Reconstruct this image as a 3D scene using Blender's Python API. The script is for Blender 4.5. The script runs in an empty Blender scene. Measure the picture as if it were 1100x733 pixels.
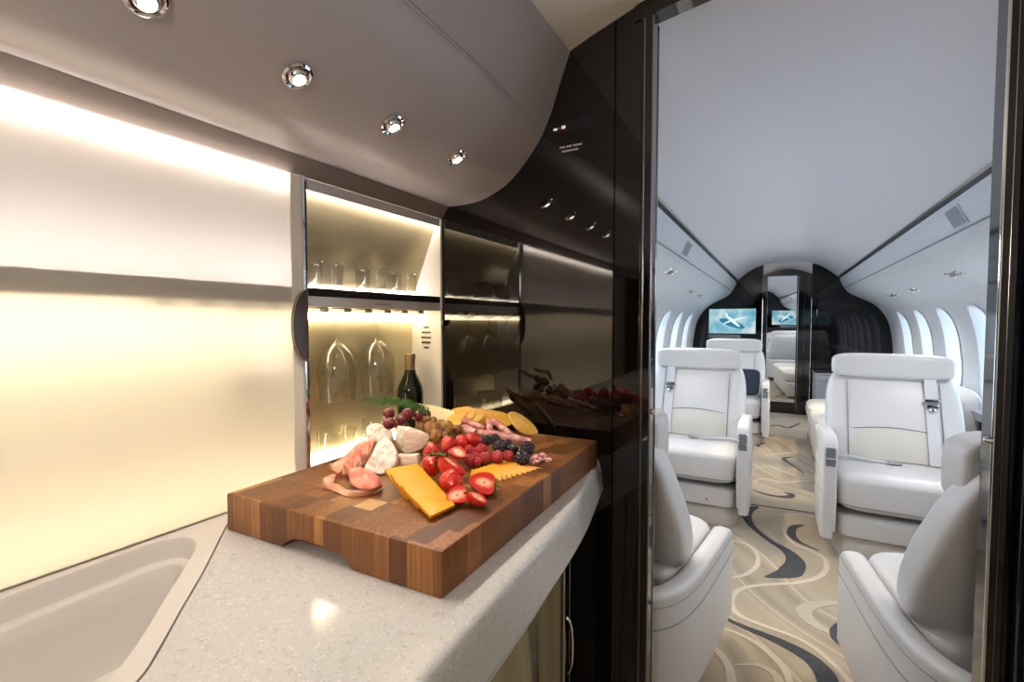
import bpy, bmesh, math, random
from mathutils import Vector, Matrix, noise
random.seed(7)
C = bpy.context.scene.collection
PI = math.pi
# ------------------------------------------------------------------ camera
FPX, TH, PI_, CAMZ = 517.0, 0.5036, 0.0408, 1.2
cd = bpy.data.cameras.new('camera'); cam = bpy.data.objects.new('camera', cd); C.objects.link(cam)
cam.location = (0, 0, CAMZ); cam.rotation_euler = (PI/2 - PI_, 0, TH)
cd.sensor_width = 36; cd.lens = FPX/1100*36; cd.clip_start = .02
bpy.context.scene.camera = cam
_R = Vector((math.cos(TH), math.sin(TH), 0)); _F0 = Vector((-math.sin(TH), math.cos(TH), 0)); _Z = Vector((0, 0, 1))
_F = _F0*math.cos(PI_) - _Z*math.sin(PI_); _U = _Z*math.cos(PI_) + _F0*math.sin(PI_)
def _ray(u, v): return _R*((u-550)/FPX) + _U*((366.5-v)/FPX) + _F
def H(u, v, z):            # point of the photo at height z
    d = _ray(u, v); return d*((z-CAMZ)/d.z) + Vector((0, 0, CAMZ))
def Yp(u, v, y):
    d = _ray(u, v); return d*(y/d.y) + Vector((0, 0, CAMZ))
def Xp(u, v, x):
    d = _ray(u, v); return d*(x/d.x) + Vector((0, 0, CAMZ))

# ------------------------------------------------------------------ materials
def mat(name, col, rough=.5, metal=0, spec=.5, coat=0, coat_r=.05, sheen=0, emit=None, estr=0, sss=0, ior=1.5):
    m = bpy.data.materials.new(name); m.use_nodes = True
    b = m.node_tree.nodes['Principled BSDF']; I = b.inputs
    I['Base Color'].default_value = (*col, 1); I['Roughness'].default_value = rough; I['Metallic'].default_value = metal
    I['Specular IOR Level'].default_value = spec; I['Coat Weight'].default_value = coat; I['Coat Roughness'].default_value = coat_r
    I['Sheen Weight'].default_value = sheen; I['IOR'].default_value = ior
    if emit: I['Emission Color'].default_value = (*emit, 1); I['Emission Strength'].default_value = estr
    if sss: I['Subsurface Weight'].default_value = sss; I['Subsurface Radius'].default_value = (.01, .005, .003); I['Subsurface Scale'].default_value = .5
    return m
class NT:
    def __init__(s, m): s.m = m; s.t = m.node_tree; s.n = s.t.nodes; s.l = s.t.links; s.b = s.n.get('Principled BSDF')
    def add(s, typ, **kw):
        n = s.n.new(typ)
        for k, v in kw.items():
            if k.startswith('i_'):
                key = k[2:]; key = int(key) if key.isdigit() else key.replace('_', ' ')
                n.inputs[key].default_value = v
            else: setattr(n, k, v)
        return n
    def link(s, a, ao, b, bi): s.l.new(a.outputs[ao], b.inputs[bi])
    def coord(s, scale=(1, 1, 1)):
        tc = s.add('ShaderNodeTexCoord'); mp = s.add('ShaderNodeMapping'); mp.inputs['Scale'].default_value = scale
        s.link(tc, 'Object', mp, 'Vector'); return mp
    def ramp(s, stops, interp='LINEAR'):
        r = s.add('ShaderNodeValToRGB'); cr = r.color_ramp; cr.interpolation = interp
        while len(cr.elements) < len(stops): cr.elements.new(.5)
        for e, (p, c) in zip(cr.elements, stops): e.position = p; e.color = (*c, 1)
        return r
    def bump(s, src, so, strength=.1, dist=.001):
        b = s.add('ShaderNodeBump'); b.inputs['Strength'].default_value = strength; b.inputs['Distance'].default_value = dist
        s.link(src, so, b, 'Height'); s.link(b, 'Normal', s.b, 'Normal'); return b
def noisy(name, c1, c2, scale, rough=.5, bump=0, bscale=None, detail=4, stretch=(1, 1, 1), lo=.35, hi=.65, **kw):
    m = mat(name, c1, rough, **kw); t = NT(m); mp = t.coord(stretch)
    n = t.add('ShaderNodeTexNoise'); n.inputs['Scale'].default_value = scale; n.inputs['Detail'].default_value = detail
    t.link(mp, 'Vector', n, 'Vector'); r = t.ramp([(lo, c1), (hi, c2)]); t.link(n, 'Fac', r, 'Fac'); t.link(r, 'Color', t.b, 'Base Color')
    if bump:
        n2 = n
        if bscale:
            n2 = t.add('ShaderNodeTexNoise'); n2.inputs['Scale'].default_value = bscale; t.link(mp, 'Vector', n2, 'Vector')
        t.bump(n2, 'Fac', bump, .002)
    return m
def leather(name, col, rough=.38, scale=420):
    m = mat(name, col, rough, spec=.45); t = NT(m); mp = t.coord()
    v = t.add('ShaderNodeTexVoronoi'); v.inputs['Scale'].default_value = scale; t.link(mp, 'Vector', v, 'Vector')
    t.bump(v, 'Distance', .12, .0008); return m
def thin_glass(name, tint=(1, 1, 1), refl=1.45, rough=0):
    m = bpy.data.materials.new(name); m.use_nodes = True; t = NT(m); t.n.remove(t.b)
    out = t.n['Material Output']; tr = t.add('ShaderNodeBsdfTransparent'); gl = t.add('ShaderNodeBsdfGlossy'); mx = t.add('ShaderNodeMixShader'); fr = t.add('ShaderNodeFresnel')
    tr.inputs['Color'].default_value = (*tint, 1); gl.inputs['Roughness'].default_value = rough; fr.inputs['IOR'].default_value = refl
    ge = t.add('ShaderNodeNewGeometry'); mm = t.add('ShaderNodeMath', operation='MULTIPLY_ADD'); mm.inputs[1].default_value = 1/refl-refl; mm.inputs[2].default_value = refl
    t.link(ge, 'Backfacing', mm, 0); t.link(mm, 0, fr, 'IOR')
    t.link(fr, 0, mx, 0); t.link(tr, 0, mx, 1); t.link(gl, 0, mx, 2); t.link(mx, 0, out, 'Surface'); return m
def emission(name, col, s):
    m = bpy.data.materials.new(name); m.use_nodes = True; t = NT(m); t.n.remove(t.b)
    e = t.add('ShaderNodeEmission'); e.inputs['Color'].default_value = (*col, 1); e.inputs['Strength'].default_value = s
    t.link(e, 0, t.n['Material Output'], 'Surface'); return m

M = {}
M['lacquer'] = mat('espresso_lacquer', (.005, .0035, .003), .03, spec=.55, ior=1.55)
M['pull_brown'] = mat('pull_brown', (.055, .036, .028), .12)
M['lacquer_aft'] = mat('espresso_lacquer_aft', (.006, .005, .006), .04, spec=.35)
M['black'] = mat('black_satin', (.008, .008, .009), .3)
M['black_gloss'] = mat('black_gloss', (.006, .006, .007), .06, ior=1.6)
M['chrome'] = mat('chrome', (.82, .82, .84), .07, metal=1)
M['steel'] = mat('brushed_steel', (.55, .53, .52), .28, metal=1)
M['bronze'] = mat('bronze', (.45, .37, .24), .15, metal=1)
vn = mat('olive_dark_swirl', (.25, .2, .11), .10, spec=.6, coat=.5); _t = NT(vn); _mp = _t.coord((1, 1.6, .55)); _w = _t.add('ShaderNodeTexWave'); _w.inputs['Scale'].default_value = 1.1; _w.inputs['Distortion'].default_value = 14; _w.inputs['Detail'].default_value = 2; _w.inputs['Detail Scale'].default_value = .8; _w.bands_direction = 'Y'
_t.link(_mp, 'Vector', _w, 'Vector'); _r = _t.ramp([(0, (.035, .026, .014)), (.08, (.07, .052, .028)), (.16, (.27, .215, .12)), (.6, (.36, .29, .165)), (1, (.30, .235, .13))]); _t.link(_w, 'Fac', _r, 'Fac'); _t.link(_r, 'Color', _t.b, 'Base Color'); M['olive_swirl'] = vn  # olive-bronze colour with dark wavy swirls drawn into it
M['taupe_leather'] = leather('taupe_leather', (.41, .385, .405), .36, 500)
M['taupe_trim'] = mat('taupe_trim', (.23, .195, .18), .42)
M['stitch'] = mat('pale_thread', (.42, .42, .44), .7)
M['ceiling'] = mat('ceiling_white', (.80, .765, .795), .34, spec=.35)
M['ceiling_galley'] = mat('ceiling_beige', (.80, .76, .70), .5)
M['lining'] = noisy('brushed_pearl_lining', (.665, .675, .70), (.72, .725, .745), 90, .42, stretch=(1, .1, 1.2), detail=4)
M['white'] = mat('white_bezel', (.80, .80, .81), .4)
M['grey_lining'] = mat('grey_ledge', (.33, .35, .38), .4)
M['seat'] = leather('ivory_leather', (.66, .645, .635), .36)
M['seat_warm'] = leather('cream_warmlit_leather', (.65, .615, .55), .38)  # cream tone; on the seats' lumbar panels it stands for warm light
M['seat_dark'] = leather('slate_leather', (.10, .12, .145), .45)
M['belt'] = noisy('belt_webbing', (.62, .62, .64), (.70, .70, .72), 300, .6)
M['seam'] = mat('seam_thread', (.26, .26, .28), .6)  # plain grey thread for seams and piping
M['panel_grey'] = mat('control_grey', (.17, .18, .20), .35)
M['red'] = mat('red_button', (.6, .03, .02), .4)
M['fridge'] = M['bronze']
M['satin_gold'] = noisy('satin_champagne_metal', (.66, .57, .36), (.74, .65, .43), 8, .26, metal=.5, stretch=(1, .15, 6))
M['cab_white'] = mat('cabinet_white', (.80, .76, .68), .45)
M['shelf_black'] = mat('shelf_dark', (.02, .017, .016), .12)
M['silver_strip'] = mat('silver_strip', (.62, .60, .59), .35, metal=.15)
M['glass'] = thin_glass('drinking_glass', (.97, .97, .95), 1.7)
M['pane'] = thin_glass('window_pane', (.74, .86, .95), 1.45)
M['dark_metal'] = mat('dark_nickel', (.30, .31, .33), .22, metal=1)
M['led_warm'] = emission('led_warm', (1, .82, .54), 22)
M['led_base'] = emission('led_warm_base', (1, .80, .52), 20)
M['led_top'] = emission('led_neutral', (1, .88, .76), 40)
M['led_shelf'] = emission('led_shelf', (1, .87, .79), 48)
M['lamp'] = emission('lamp_warm', (1, .86, .68), 25)
M['wine'] = mat('dark_bottle_glass', (.008, .012, .006), .05, ior=1.5)
M['foil'] = mat('gold_foil', (.42, .30, .16), .35, metal=.7)
M['green_leaf'] = noisy('leaf_green', (.03, .12, .015), (.09, .22, .03), 60, .5)
M['navy'] = noisy('navy_fabric', (.012, .018, .032), (.02, .028, .045), 200, .8)
M['pillow_white'] = noisy('white_fabric', (.75, .75, .76), (.82, .82, .83), 200, .8)

# ------------------------------------------------------------------ mesh helpers
class MB:
    def __init__(s): s.v = []; s.f = []; s.mi = []
    def add(s, vf, mi=0, mtx=None):
        V, F = vf; b = len(s.v)
        for p in V:
            p = Vector(p)
            if mtx is not None: p = mtx @ p
            s.v.append(p)
        for f in F: s.f.append([b+i for i in f]); s.mi.append(mi)
        return s
    def build(s, name, mats, parent=None, loc=None, angle=35, rot=None):
        me = bpy.data.meshes.new(name); me.from_pydata([tuple(p) for p in s.v], [], s.f)
        if not isinstance(mats, (list, tuple)): mats = [mats]
        for m in mats: me.materials.append(M[m] if isinstance(m, str) else m)
        for p, i in zip(me.polygons, s.mi): p.material_index = i; p.use_smooth = True
        bm = bmesh.new(); bm.from_mesh(me); bmesh.ops.recalc_face_normals(bm, faces=bm.faces); bm.to_mesh(me); bm.free()
        me.set_sharp_from_angle(angle=math.radians(angle))
        o = bpy.data.objects.new(name, me); C.objects.link(o)
        wnm = o.modifiers.new('wn', 'WEIGHTED_NORMAL'); wnm.keep_sharp = True; wnm.weight = 100
        if parent: o.parent = parent
        if loc is not None: o.location = loc
        if rot is not None: o.rotation_euler = rot
        return o
def one(vf, name, mats, parent=None, loc=None, angle=35, mtx=None, rot=None):
    return MB().add(vf, 0, mtx).build(name, mats, parent, loc, angle, rot)
def tag(o, label=None, cat=None, group=None, kind=None):
    if label: o['label'] = label
    if cat: o['category'] = cat
    if group: o['group'] = group
    if kind: o['kind'] = kind
    return o
def thing(name, loc, label, cat, group=None, rz=0):
    o = bpy.data.objects.new(name, None); C.objects.link(o); o.location = loc; o.rotation_euler = (0, 0, rz); o.empty_display_size = .05
    return tag(o, label, cat, group)
def struct(o): o['kind'] = 'structure'; return o
def bm_out(bm):
    bm.verts.ensure_lookup_table(); bm.verts.index_update()
    V = [v.co.copy() for v in bm.verts]; F = [[v.index for v in f.verts] for f in bm.faces]; bm.free(); return V, F
def box(x0, x1, y0, y1, z0, z1, bev=0, seg=2):
    bm = bmesh.new(); bmesh.ops.create_cube(bm, size=1)
    for v in bm.verts: v.co = Vector(((x0+x1)/2 + v.co.x*(x1-x0), (y0+y1)/2 + v.co.y*(y1-y0), (z0+z1)/2 + v.co.z*(z1-z0)))
    if bev: bmesh.ops.bevel(bm, geom=list(bm.edges), offset=bev, segments=seg, profile=.5, affect='EDGES')
    return bm_out(bm)
def loft(rings, cap0=True, cap1=True, closed=True):
    n = len(rings[0]); V = [p for r in rings for p in r]; F = []
    for i in range(len(rings)-1):
        for j in range(n if closed else n-1):
            k = (j+1) % n; F.append([i*n+j, i*n+k, (i+1)*n+k, (i+1)*n+j])
    if cap0: F.append(list(range(n))[::-1])
    if cap1: F.append([(len(rings)-1)*n+j for j in range(n)])
    return V, F
def lathe(prof, n=24, c=(0, 0, 0)):
    V = []; F = []; idx = []
    for r, z in prof:
        if r < 1e-6: idx.append([len(V)]); V.append((c[0], c[1], c[2]+z))
        else:
            idx.append(list(range(len(V), len(V)+n)))
            V += [(c[0]+r*math.cos(2*PI*j/n), c[1]+r*math.sin(2*PI*j/n), c[2]+z) for j in range(n)]
    for a, b in zip(idx, idx[1:]):
        if len(a) == 1 and len(b) == 1: continue
        for j in range(n):
            k = (j+1) % n
            if len(a) == 1: F.append([a[0], b[k], b[j]])
            elif len(b) == 1: F.append([a[j], a[k], b[0]])
            else: F.append([a[j], a[k], b[k], b[j]])
    return V, F
def tube(path, r, n=8, cap=True):
    P = [Vector(p) for p in path]; rings = []; up = Vector((0, 0, 1)); prev = None
    for i, p in enumerate(P):
        t = (P[min(i+1, len(P)-1)] - P[max(i-1, 0)]).normalized()
        a = up if abs(t.dot(up)) < .95 else Vector((1, 0, 0))
        if prev is not None: a = prev
        s = (a - t*a.dot(t)).normalized(); b = t.cross(s); prev = s
        rr = r[i] if isinstance(r, (list, tuple)) else r
        rings.append([p + s*(rr*math.cos(2*PI*j/n)) + b*(rr*math.sin(2*PI*j/n)) for j in range(n)])
    return loft(rings, cap, cap)
def sring(cx, cy, z, hx, hy, n=28, e=.45):      # superellipse ring in XY
    out = []
    for j in range(n):
        a = 2*PI*(j+.5)/n; c, s = math.cos(a), math.sin(a)
        out.append(Vector((cx + hx*math.copysign(abs(c)**e, c), cy + hy*math.copysign(abs(s)**e, s), z)))
    return out
def cushion(cx, cy, cz, hx, hy, hz, n=32, e=.35, ez=.45, rows=12):     # rounded soft block
    rings = []
    for i in range(rows+1):
        b = -PI/2 + PI*i/rows; b = max(-PI/2+.08, min(PI/2-.08, b)); c, s = math.cos(b), math.sin(b)
        k = abs(c)**ez; rings.append(sring(cx, cy, cz + hz*math.copysign(abs(s)**ez, s), hx*k, hy*k, n, e))
    return loft(rings)
def resample(pts, n, closed=False):
    P = [Vector(p) for p in pts]
    if closed: P = P + [P[0]]
    L = [0]
    for a, b in zip(P, P[1:]): L.append(L[-1] + (b-a).length)
    out = []; m = n if closed else n-1; i = 0
    for k in range(n):
        d = L[-1]*k/m
        while i < len(L)-2 and L[i+1] < d: i += 1
        t = (d-L[i])/max(1e-9, L[i+1]-L[i]); out.append(P[i].lerp(P[i+1], t))
    return out
def spline(pts, n=8, closed=False):      # Catmull-Rom through pts
    P = [Vector(p) for p in pts]; m = len(P); out = []
    for i in range(m if closed else m-1):
        a, b, c, d = (P[(i-1) % m], P[i], P[(i+1) % m], P[(i+2) % m]) if closed else (P[max(i-1, 0)], P[i], P[i+1], P[min(i+2, m-1)])
        for k in range(n):
            t = k/n; out.append(.5*((2*b) + (c-a)*t + (2*a-5*b+4*c-d)*t*t + (3*b-a-3*c+d)*t**3))
    if not closed: out.append(P[-1])
    return out
def prism_y(poly, y0, y1):              # polygon of (x,z) extruded along y
    return loft([[Vector((x, y0, z)) for x, z in poly], [Vector((x, y1, z)) for x, z in poly]])
def prism_x(poly, x0, x1):              # polygon of (y,z) extruded along x
    return loft([[Vector((x0, y, z)) for y, z in poly], [Vector((x1, y, z)) for y, z in poly]])
def prism_z(poly, z0, z1):
    return loft([[Vector((x, y, z0)) for x, y in poly], [Vector((x, y, z1)) for x, y in poly]])
def cut(o, vf):                          # boolean difference, applied
    o.modifiers.clear(); c = one(vf, 'cutter', 'black'); c.modifiers.clear(); c.location = o.location; c.rotation_euler = o.rotation_euler; md = o.modifiers.new('b', 'BOOLEAN'); md.object = c; md.operation = 'DIFFERENCE'; md.solver = 'EXACT'
    dg = bpy.context.evaluated_depsgraph_get(); dg.update(); me = bpy.data.meshes.new_from_object(o.evaluated_get(dg))
    o.modifiers.clear(); old = o.data; o.data = me; bpy.data.meshes.remove(old); cm = c.data; bpy.data.objects.remove(c); bpy.data.meshes.remove(cm)
    me.name = o.name
    for p in me.polygons: p.use_smooth = True
    me.set_sharp_from_angle(angle=math.radians(32)); return o
def subsurf(o, lv=1):
    o.modifiers.clear()
    md = o.modifiers.new('s', 'SUBSURF'); md.levels = lv; md.render_levels = lv; return o
def dup_tree(src, parent=None):
    o = src.copy(); C.objects.link(o)
    if parent: o.parent = parent
    for ch in [c for c in bpy.data.objects if c.parent == src]: dup_tree(ch, o)
    return o
# ================================================================== CABIN SHELL
XC, Y0, Y1 = .085, 1.17, 7.25
YB = 1.13                                   # galley face of the bulkhead
CEIL = [(0, 1.975), (.16, 1.966), (.27, 1.947), (.36, 1.915), (.45, 1.86), (.52, 1.80), (.572, 1.752)]
LIN = [(.580, 1.737), (.605, 1.67), (.64, 1.61), (.67, 1.568), (.72, 1.53), (.79, 1.49), (.86, 1.455), (.925, 1.415), (.985, 1.36), (1.035, 1.29), (1.075, 1.21),
       (1.105, 1.10), (1.122, .98), (1.135, .84), (1.135, .62), (1.115, .45), (1.07, .25), (1.0, -.02)]
def half(z):
    for (a, za), (b, zb) in zip(LIN, LIN[1:]):
        if za >= z >= zb: return a + (b-a)*(za-z)/(za-zb)
    return LIN[-1][0]
# ceiling
inner = [(XC-x, z) for x, z in CEIL[::-1]] + [(XC+x, z) for x, z in CEIL[1:]]
outer = [(x+(x-XC)*.06, z+.05) for x, z in inner[::-1]]
struct(one(prism_y(inner+outer, Y0-.02, Y1+.06), 'ceiling', 'ceiling', angle=50))
# side linings with window openings
WY = [2.02+.73*k for k in range(7)]
def rrect(cy, cz, hy, hz, n=32, e=.62):
    return [(cy+hy*math.copysign(abs(math.cos(a))**e, math.cos(a)), cz+hz*math.copysign(abs(math.sin(a))**e, math.sin(a))) for a in [2*PI*(j+.5)/n for j in range(n)]]
WZ, WHY, WHZ = .965, .175, .335
def lining(s, name):
    pin = [(XC+s*x, z) for x, z in spline([(x, 0, z) for x, z in LIN], 3) for x, z in [(x, z)]] if False else None
    sp = spline([(x, 0, z) for x, z in LIN], 3)
    pin = [(XC+s*p.x, p.z) for p in sp]
    pout = [(XC+s*(p.x+.035), p.z+.012) for p in sp[::-1]]
    o = one(prism_y(pin+pout, Y0-.02, Y1+.06), name, 'lining', angle=50)
    mb = MB()
    for y in WY: mb.add(prism_x(rrect(y, WZ, WHY, WHZ), XC+s*.9, XC+s*1.3))
    cut(o, (mb.v, mb.f)); return struct(o)
lining(1, 'wall_right'); lining(-1, 'wall_left')
k = 0
for s in (-1, 1):
    for y in WY:
        k += 1
        w = thing('window_%d' % k, (XC+s*1.13, y, WZ), None, None); struct(w)
        def P(cy, cz, x): return Vector((x, cy, cz)) - Vector((s*1.13, 0, 0))
        r0 = [P(a, b, s*(half(WZ+b)+.004)) for a, b in rrect(0, 0, WHY+.002, WHZ+.002)]
        r0b = [P(a, b, s*(half(WZ+b)-.006)) for a, b in rrect(0, 0, WHY+.012, WHZ+.012)]
        r0c = [P(a, b, s*(half(WZ+b)-.006)) for a, b in rrect(0, 0, WHY-.006, WHZ-.006)]
        r1 = [P(a, b, s*max(1.17, half(WZ+b)+.04)) for a, b in rrect(0, -.01, WHY-.05, WHZ-.055)]
        r2 = [P(a, b, s*1.215) for a, b in rrect(0, -.01, WHY-.06, WHZ-.065)]
        one(loft([r0, r0b, r0c, r1, r2], False, False), 'window_frame', 'white', w, angle=40)
        one(loft([[P(a, b, s*1.195) for a, b in rrect(0, -.01, WHY-.055, WHZ-.06)], [P(a, b, s*1.20) for a, b in rrect(0, -.01, WHY-.055, WHZ-.06)]]), 'window_pane', 'pane', w)
        ld = bpy.data.lights.new('portal', 'AREA'); ld.shape = 'RECTANGLE'; ld.size = .36; ld.size_y = .60; ld.cycles.is_portal = True
        lo = bpy.data.objects.new('window_portal', ld); C.objects.link(lo); lo.location = (XC+s*1.225, y, WZ); lo.rotation_euler = (PI/2, 0, s*PI/2)
# valances (dark reveal with a bright lip) and the seam of the overhead panels
for s, n in ((-1, 1), (1, 2)):
    tr = struct(one(prism_y([(XC+s*.566, 1.752), (XC+s*.60, 1.751), (XC+s*.60, 1.733), (XC+s*.5793, 1.7335)], Y0, Y1), 'trim_%d' % n, 'black'))
    struct(one(prism_y([(XC+s*.558, 1.753), (XC+s*.564, 1.761), (XC+s*.572, 1.753), (XC+s*.567, 1.748)], Y0, Y1), 'valance_lip', 'steel', tr))
    struct(one(tube([(XC+s*.636, Y0, 1.612), (XC+s*.636, Y1, 1.612)], .0045, 8), 'panel_seam', 'seam', tr))
# side ledges
for s, n in ((-1, 3), (1, 4)):
    tr = struct(one(prism_y([(XC+s*.97, .655), (XC+s*1.14, .675), (XC+s*1.14, .60), (XC+s*.985, .60)], Y0, Y1-.02), 'trim_%d' % n, 'grey_lining'))
    struct(one(prism_y([(XC+s*1.04, .60), (XC+s*1.14, .60), (XC+s*1.10, .40), (XC+s*1.05, .40)], Y0, Y1-.02), 'pocket_strip', 'black', tr))
    struct(one(prism_y([(XC+s*.99, .41), (XC+s*1.11, .41), (XC+s*1.0, .001), (XC+s*.96, .001)], Y0, Y1-.02), 'kick_panel', 'grey_lining', tr))

# ---------------------------------------------------------------- floor with carved carpet
fm = mat('sculpted_carpet', (.4, .34, .26), .9, sheen=.3); t = NT(fm); mp = t.coord()
n1 = t.add('ShaderNodeTexNoise'); n1.inputs['Scale'].default_value = 1.3; n1.inputs['Detail'].default_value = 1.5; t.link(mp, 'Vector', n1, 'Vector')
wv = t.add('ShaderNodeTexWave'); wv.wave_type = 'BANDS'; wv.bands_direction = 'DIAGONAL'; wv.inputs['Scale'].default_value = .55; wv.inputs['Distortion'].default_value = 13; wv.inputs['Detail'].default_value = .6; wv.inputs['Detail Scale'].default_value = 1.1
t.link(mp, 'Vector', wv, 'Vector')
r = t.ramp([(0, (.37, .30, .205)), (.35, (.41, .335, .235)), (.52, (.35, .28, .19)), (.60, (.52, .45, .345)), (.64, (.39, .32, .22)), (.86, (.30, .24, .165)), (1, (.38, .31, .215))]); t.link(wv, 'Fac', r, 'Fac')
pile = t.add('ShaderNodeTexNoise'); pile.inputs['Scale'].default_value = 260; pile.inputs['Detail'].default_value = 2; t.link(mp, 'Vector', pile, 'Vector')
mx = t.add('ShaderNodeMix', data_type='RGBA', blend_type='OVERLAY'); mx.inputs['Factor'].default_value = .45
t.link(r, 'Color', mx, 'A'); t.link(pile, 'Fac', mx, 'B'); t.l.new(mx.outputs['Result'], t.b.inputs['Base Color']); t.bump(pile, 'Fac', .35, .003)
M['carpet'] = fm
M['carpet_dark'] = noisy('carpet_charcoal', (.030, .034, .044), (.075, .08, .09), 220, .9, .3)
M['carpet_pale'] = noisy('carpet_pale', (.50, .43, .34), (.62, .55, .45), 240, .9, .3)
M['carpet_cream'] = noisy('carpet_cream', (.44, .375, .285), (.52, .45, .36), 240, .9, .3)
fl = MB(); fl.strips = []; fl.add(box(-1.35, 1.35, -2.2, Y1+.1, -.05, 0), 0)
def strip(px, w, mi, z=.0015):
    P = spline([H(690+x/2.42, 430+y/2.42, 0) for x, y in px], 8); m = len(P); L = []; Rr = []
    for i, p in enumerate(P):
        d = (P[min(i+1, m-1)]-P[max(i-1, 0)]); d.z = 0; d.normalize(); nn = Vector((-d.y, d.x, 0))
        f = i/(m-1)*(len(w)-1); a = int(min(f, len(w)-2)); ww = w[a]+(w[a+1]-w[a])*(f-a); ww = max(ww, .0012)
        L.append(p+nn*ww/2); Rr.append(p-nn*ww/2)
    z = .0006 + .00007*len(fl.strips) + (.0012 if mi == 1 else 0); fl.strips.append(1)
    rings = [[Vector((a.x, a.y, -.001)), Vector((a.x, a.y, z)), Vector((b.x, b.y, z)), Vector((b.x, b.y, -.001))] for a, b in zip(L, Rr)]
    fl.add(loft(rings), mi)
Dk, Pl, Cr = 1, 2, 3
strip([(300, 278), (272, 288), (275, 312), (296, 338), (335, 368), (375, 392), (398, 420), (385, 446), (350, 456), (318, 460)], [.02, .075, .045, .03, .03, .05, .085, .10, .05, .004], Dk)
strip([(195, 555), (225, 572), (268, 592), (330, 617), (395, 648), (445, 680), (475, 715), (488, 760)], [.012, .016, .024, .035, .05, .06, .07, .06], Dk)
strip([(508, 580), (500, 600), (507, 620), (528, 640), (560, 662)], [.006, .032, .042, .036, .02], Dk)
strip([(420, 325), (393, 331), (388, 350), (402, 366), (425, 378), (460, 392)], [.005, .04, .045, .03, .015, .004], Dk)
strip([(285, 232), (310, 242), (345, 250), (380, 252), (388, 246), (368, 240)], [.004, .02, .03, .05, .04, .004], Dk)
strip([(392, 148), (368, 152), (380, 163), (400, 176), (420, 190)], [.004, .03, .02, .014, .006], Dk)
strip([(318, 112), (300, 116), (306, 122)], [.004, .03, .006], Dk)
strip([(345, 92), (300, 95), (318, 100)], [.004, .03, .006], Dk)
strip([(330, 303), (395, 298), (450, 304), (520, 318)], [.01, .02, .02, .01], Pl)
strip([(368, 330), (372, 352), (398, 376), (440, 394), (472, 412), (478, 440), (455, 462), (400, 476), (330, 480), (268, 488), (236, 508), (232, 536), (256, 562), (310, 585), (380, 610), (440, 640), (500, 690), (560, 760)], [.004, .014, .018, .02, .022, .024, .024, .022, .02, .022, .026, .028, .022, .018, .018, .02, .022, .02], Pl)
strip([(190, 590), (240, 604), (300, 634), (345, 672), (372, 705), (392, 760)], [.006, .016, .022, .026, .026, .02], Pl)
strip([(150, 625), (180, 640), (208, 668), (226, 700), (236, 760)], [.01, .022, .028, .03, .03], Pl)
strip([(228, 365), (270, 376), (296, 398), (300, 425), (280, 448), (240, 462), (190, 468)], [.006, .014, .018, .022, .022, .018, .01], Pl)
strip([(560, 532), (490, 528), (436, 536), (420, 552), (440, 578), (490, 606), (540, 640), (590, 700)], [.01, .03, .05, .06, .05, .03, .02, .02], Cr)
strip([(280, 318), (310, 334), (336, 352), (352, 368)], [.004, .03, .03, .01], Cr)
strip([(235, 690), (300, 690), (350, 720), (360, 780)], [.004, .02, .03, .03], Cr)
strip([(275, 215), (320, 205), (370, 215), (430, 210), (470, 216)], [.004, .02, .03, .02, .01], Pl)
strip([(290, 180), (330, 172), (350, 180), (410, 200), (450, 205)], [.004, .02, .03, .02, .01], Pl)
strip([(300, 150), (350, 140), (400, 138), (440, 148)], [.004, .02, .03, .01], Pl)
strip([(310, 72), (350, 66), (380, 72), (410, 60)], [.004, .03, .03, .01], Dk)
strip([(262, 269), (330, 278), (400, 288), (478, 300)], [.008, .008, .008, .008], Dk)
struct(fl.build('floor', ['carpet', 'carpet_dark', 'carpet_pale', 'carpet_cream']))

# ---------------------------------------------------------------- aft bulkhead, door, screen
wb = MB()
wb.add(box(-1.25, -.178, Y1, Y1+.06, 0, 2.06)); wb.add(box(.379, .437, Y1, Y1+.06, 0, 2.06)); wb.add(box(.441, 1.4, Y1, Y1+.06, 0, 2.06)); wb.add(box(.43, .45, Y1+.02, Y1+.06, 0, 2.06))
struct(wb.build('wall_back', 'lacquer_aft'))
struct(one(box(-.178, .379, Y1+.01, Y1+.06, 1.5, 2.06), 'wall_header', 'ceiling_galley'))
d = thing('door_1', (.10, Y1, 0), None, None); struct(d)
arch = [(-.275, .0), (-.275, 1.80)] + [(-.275+.55*i/12, 1.80+.075*math.sin(PI*i/12)) for i in range(1, 12)] + [(.275, 1.80), (.275, 0)]
one(prism_y(arch, -.07, .05), 'door_frame', 'black_gloss', d)
one(box(.118, .20, -.115, -.07, .02, 1.795, .006), 'door_stile', 'black_gloss', d)
one(box(.125, .129, -.117, -.113, .05, 1.77), 'edge_strip', 'steel', d)
M['mirror'] = mat('mirror_glass', (.86, .87, .88), .01, metal=1)
mo = one(box(0, .335, -.012, 0, .15, 1.785, .002), 'mirror', 'mirror', d, loc=(-.222, -.092, 0), rot=(0, 0, math.radians(3.0)))
one(box(-.245, -.222, -.112, -.07, .02, 1.80, .004), 'door_stile', 'black_gloss', d)
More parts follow.
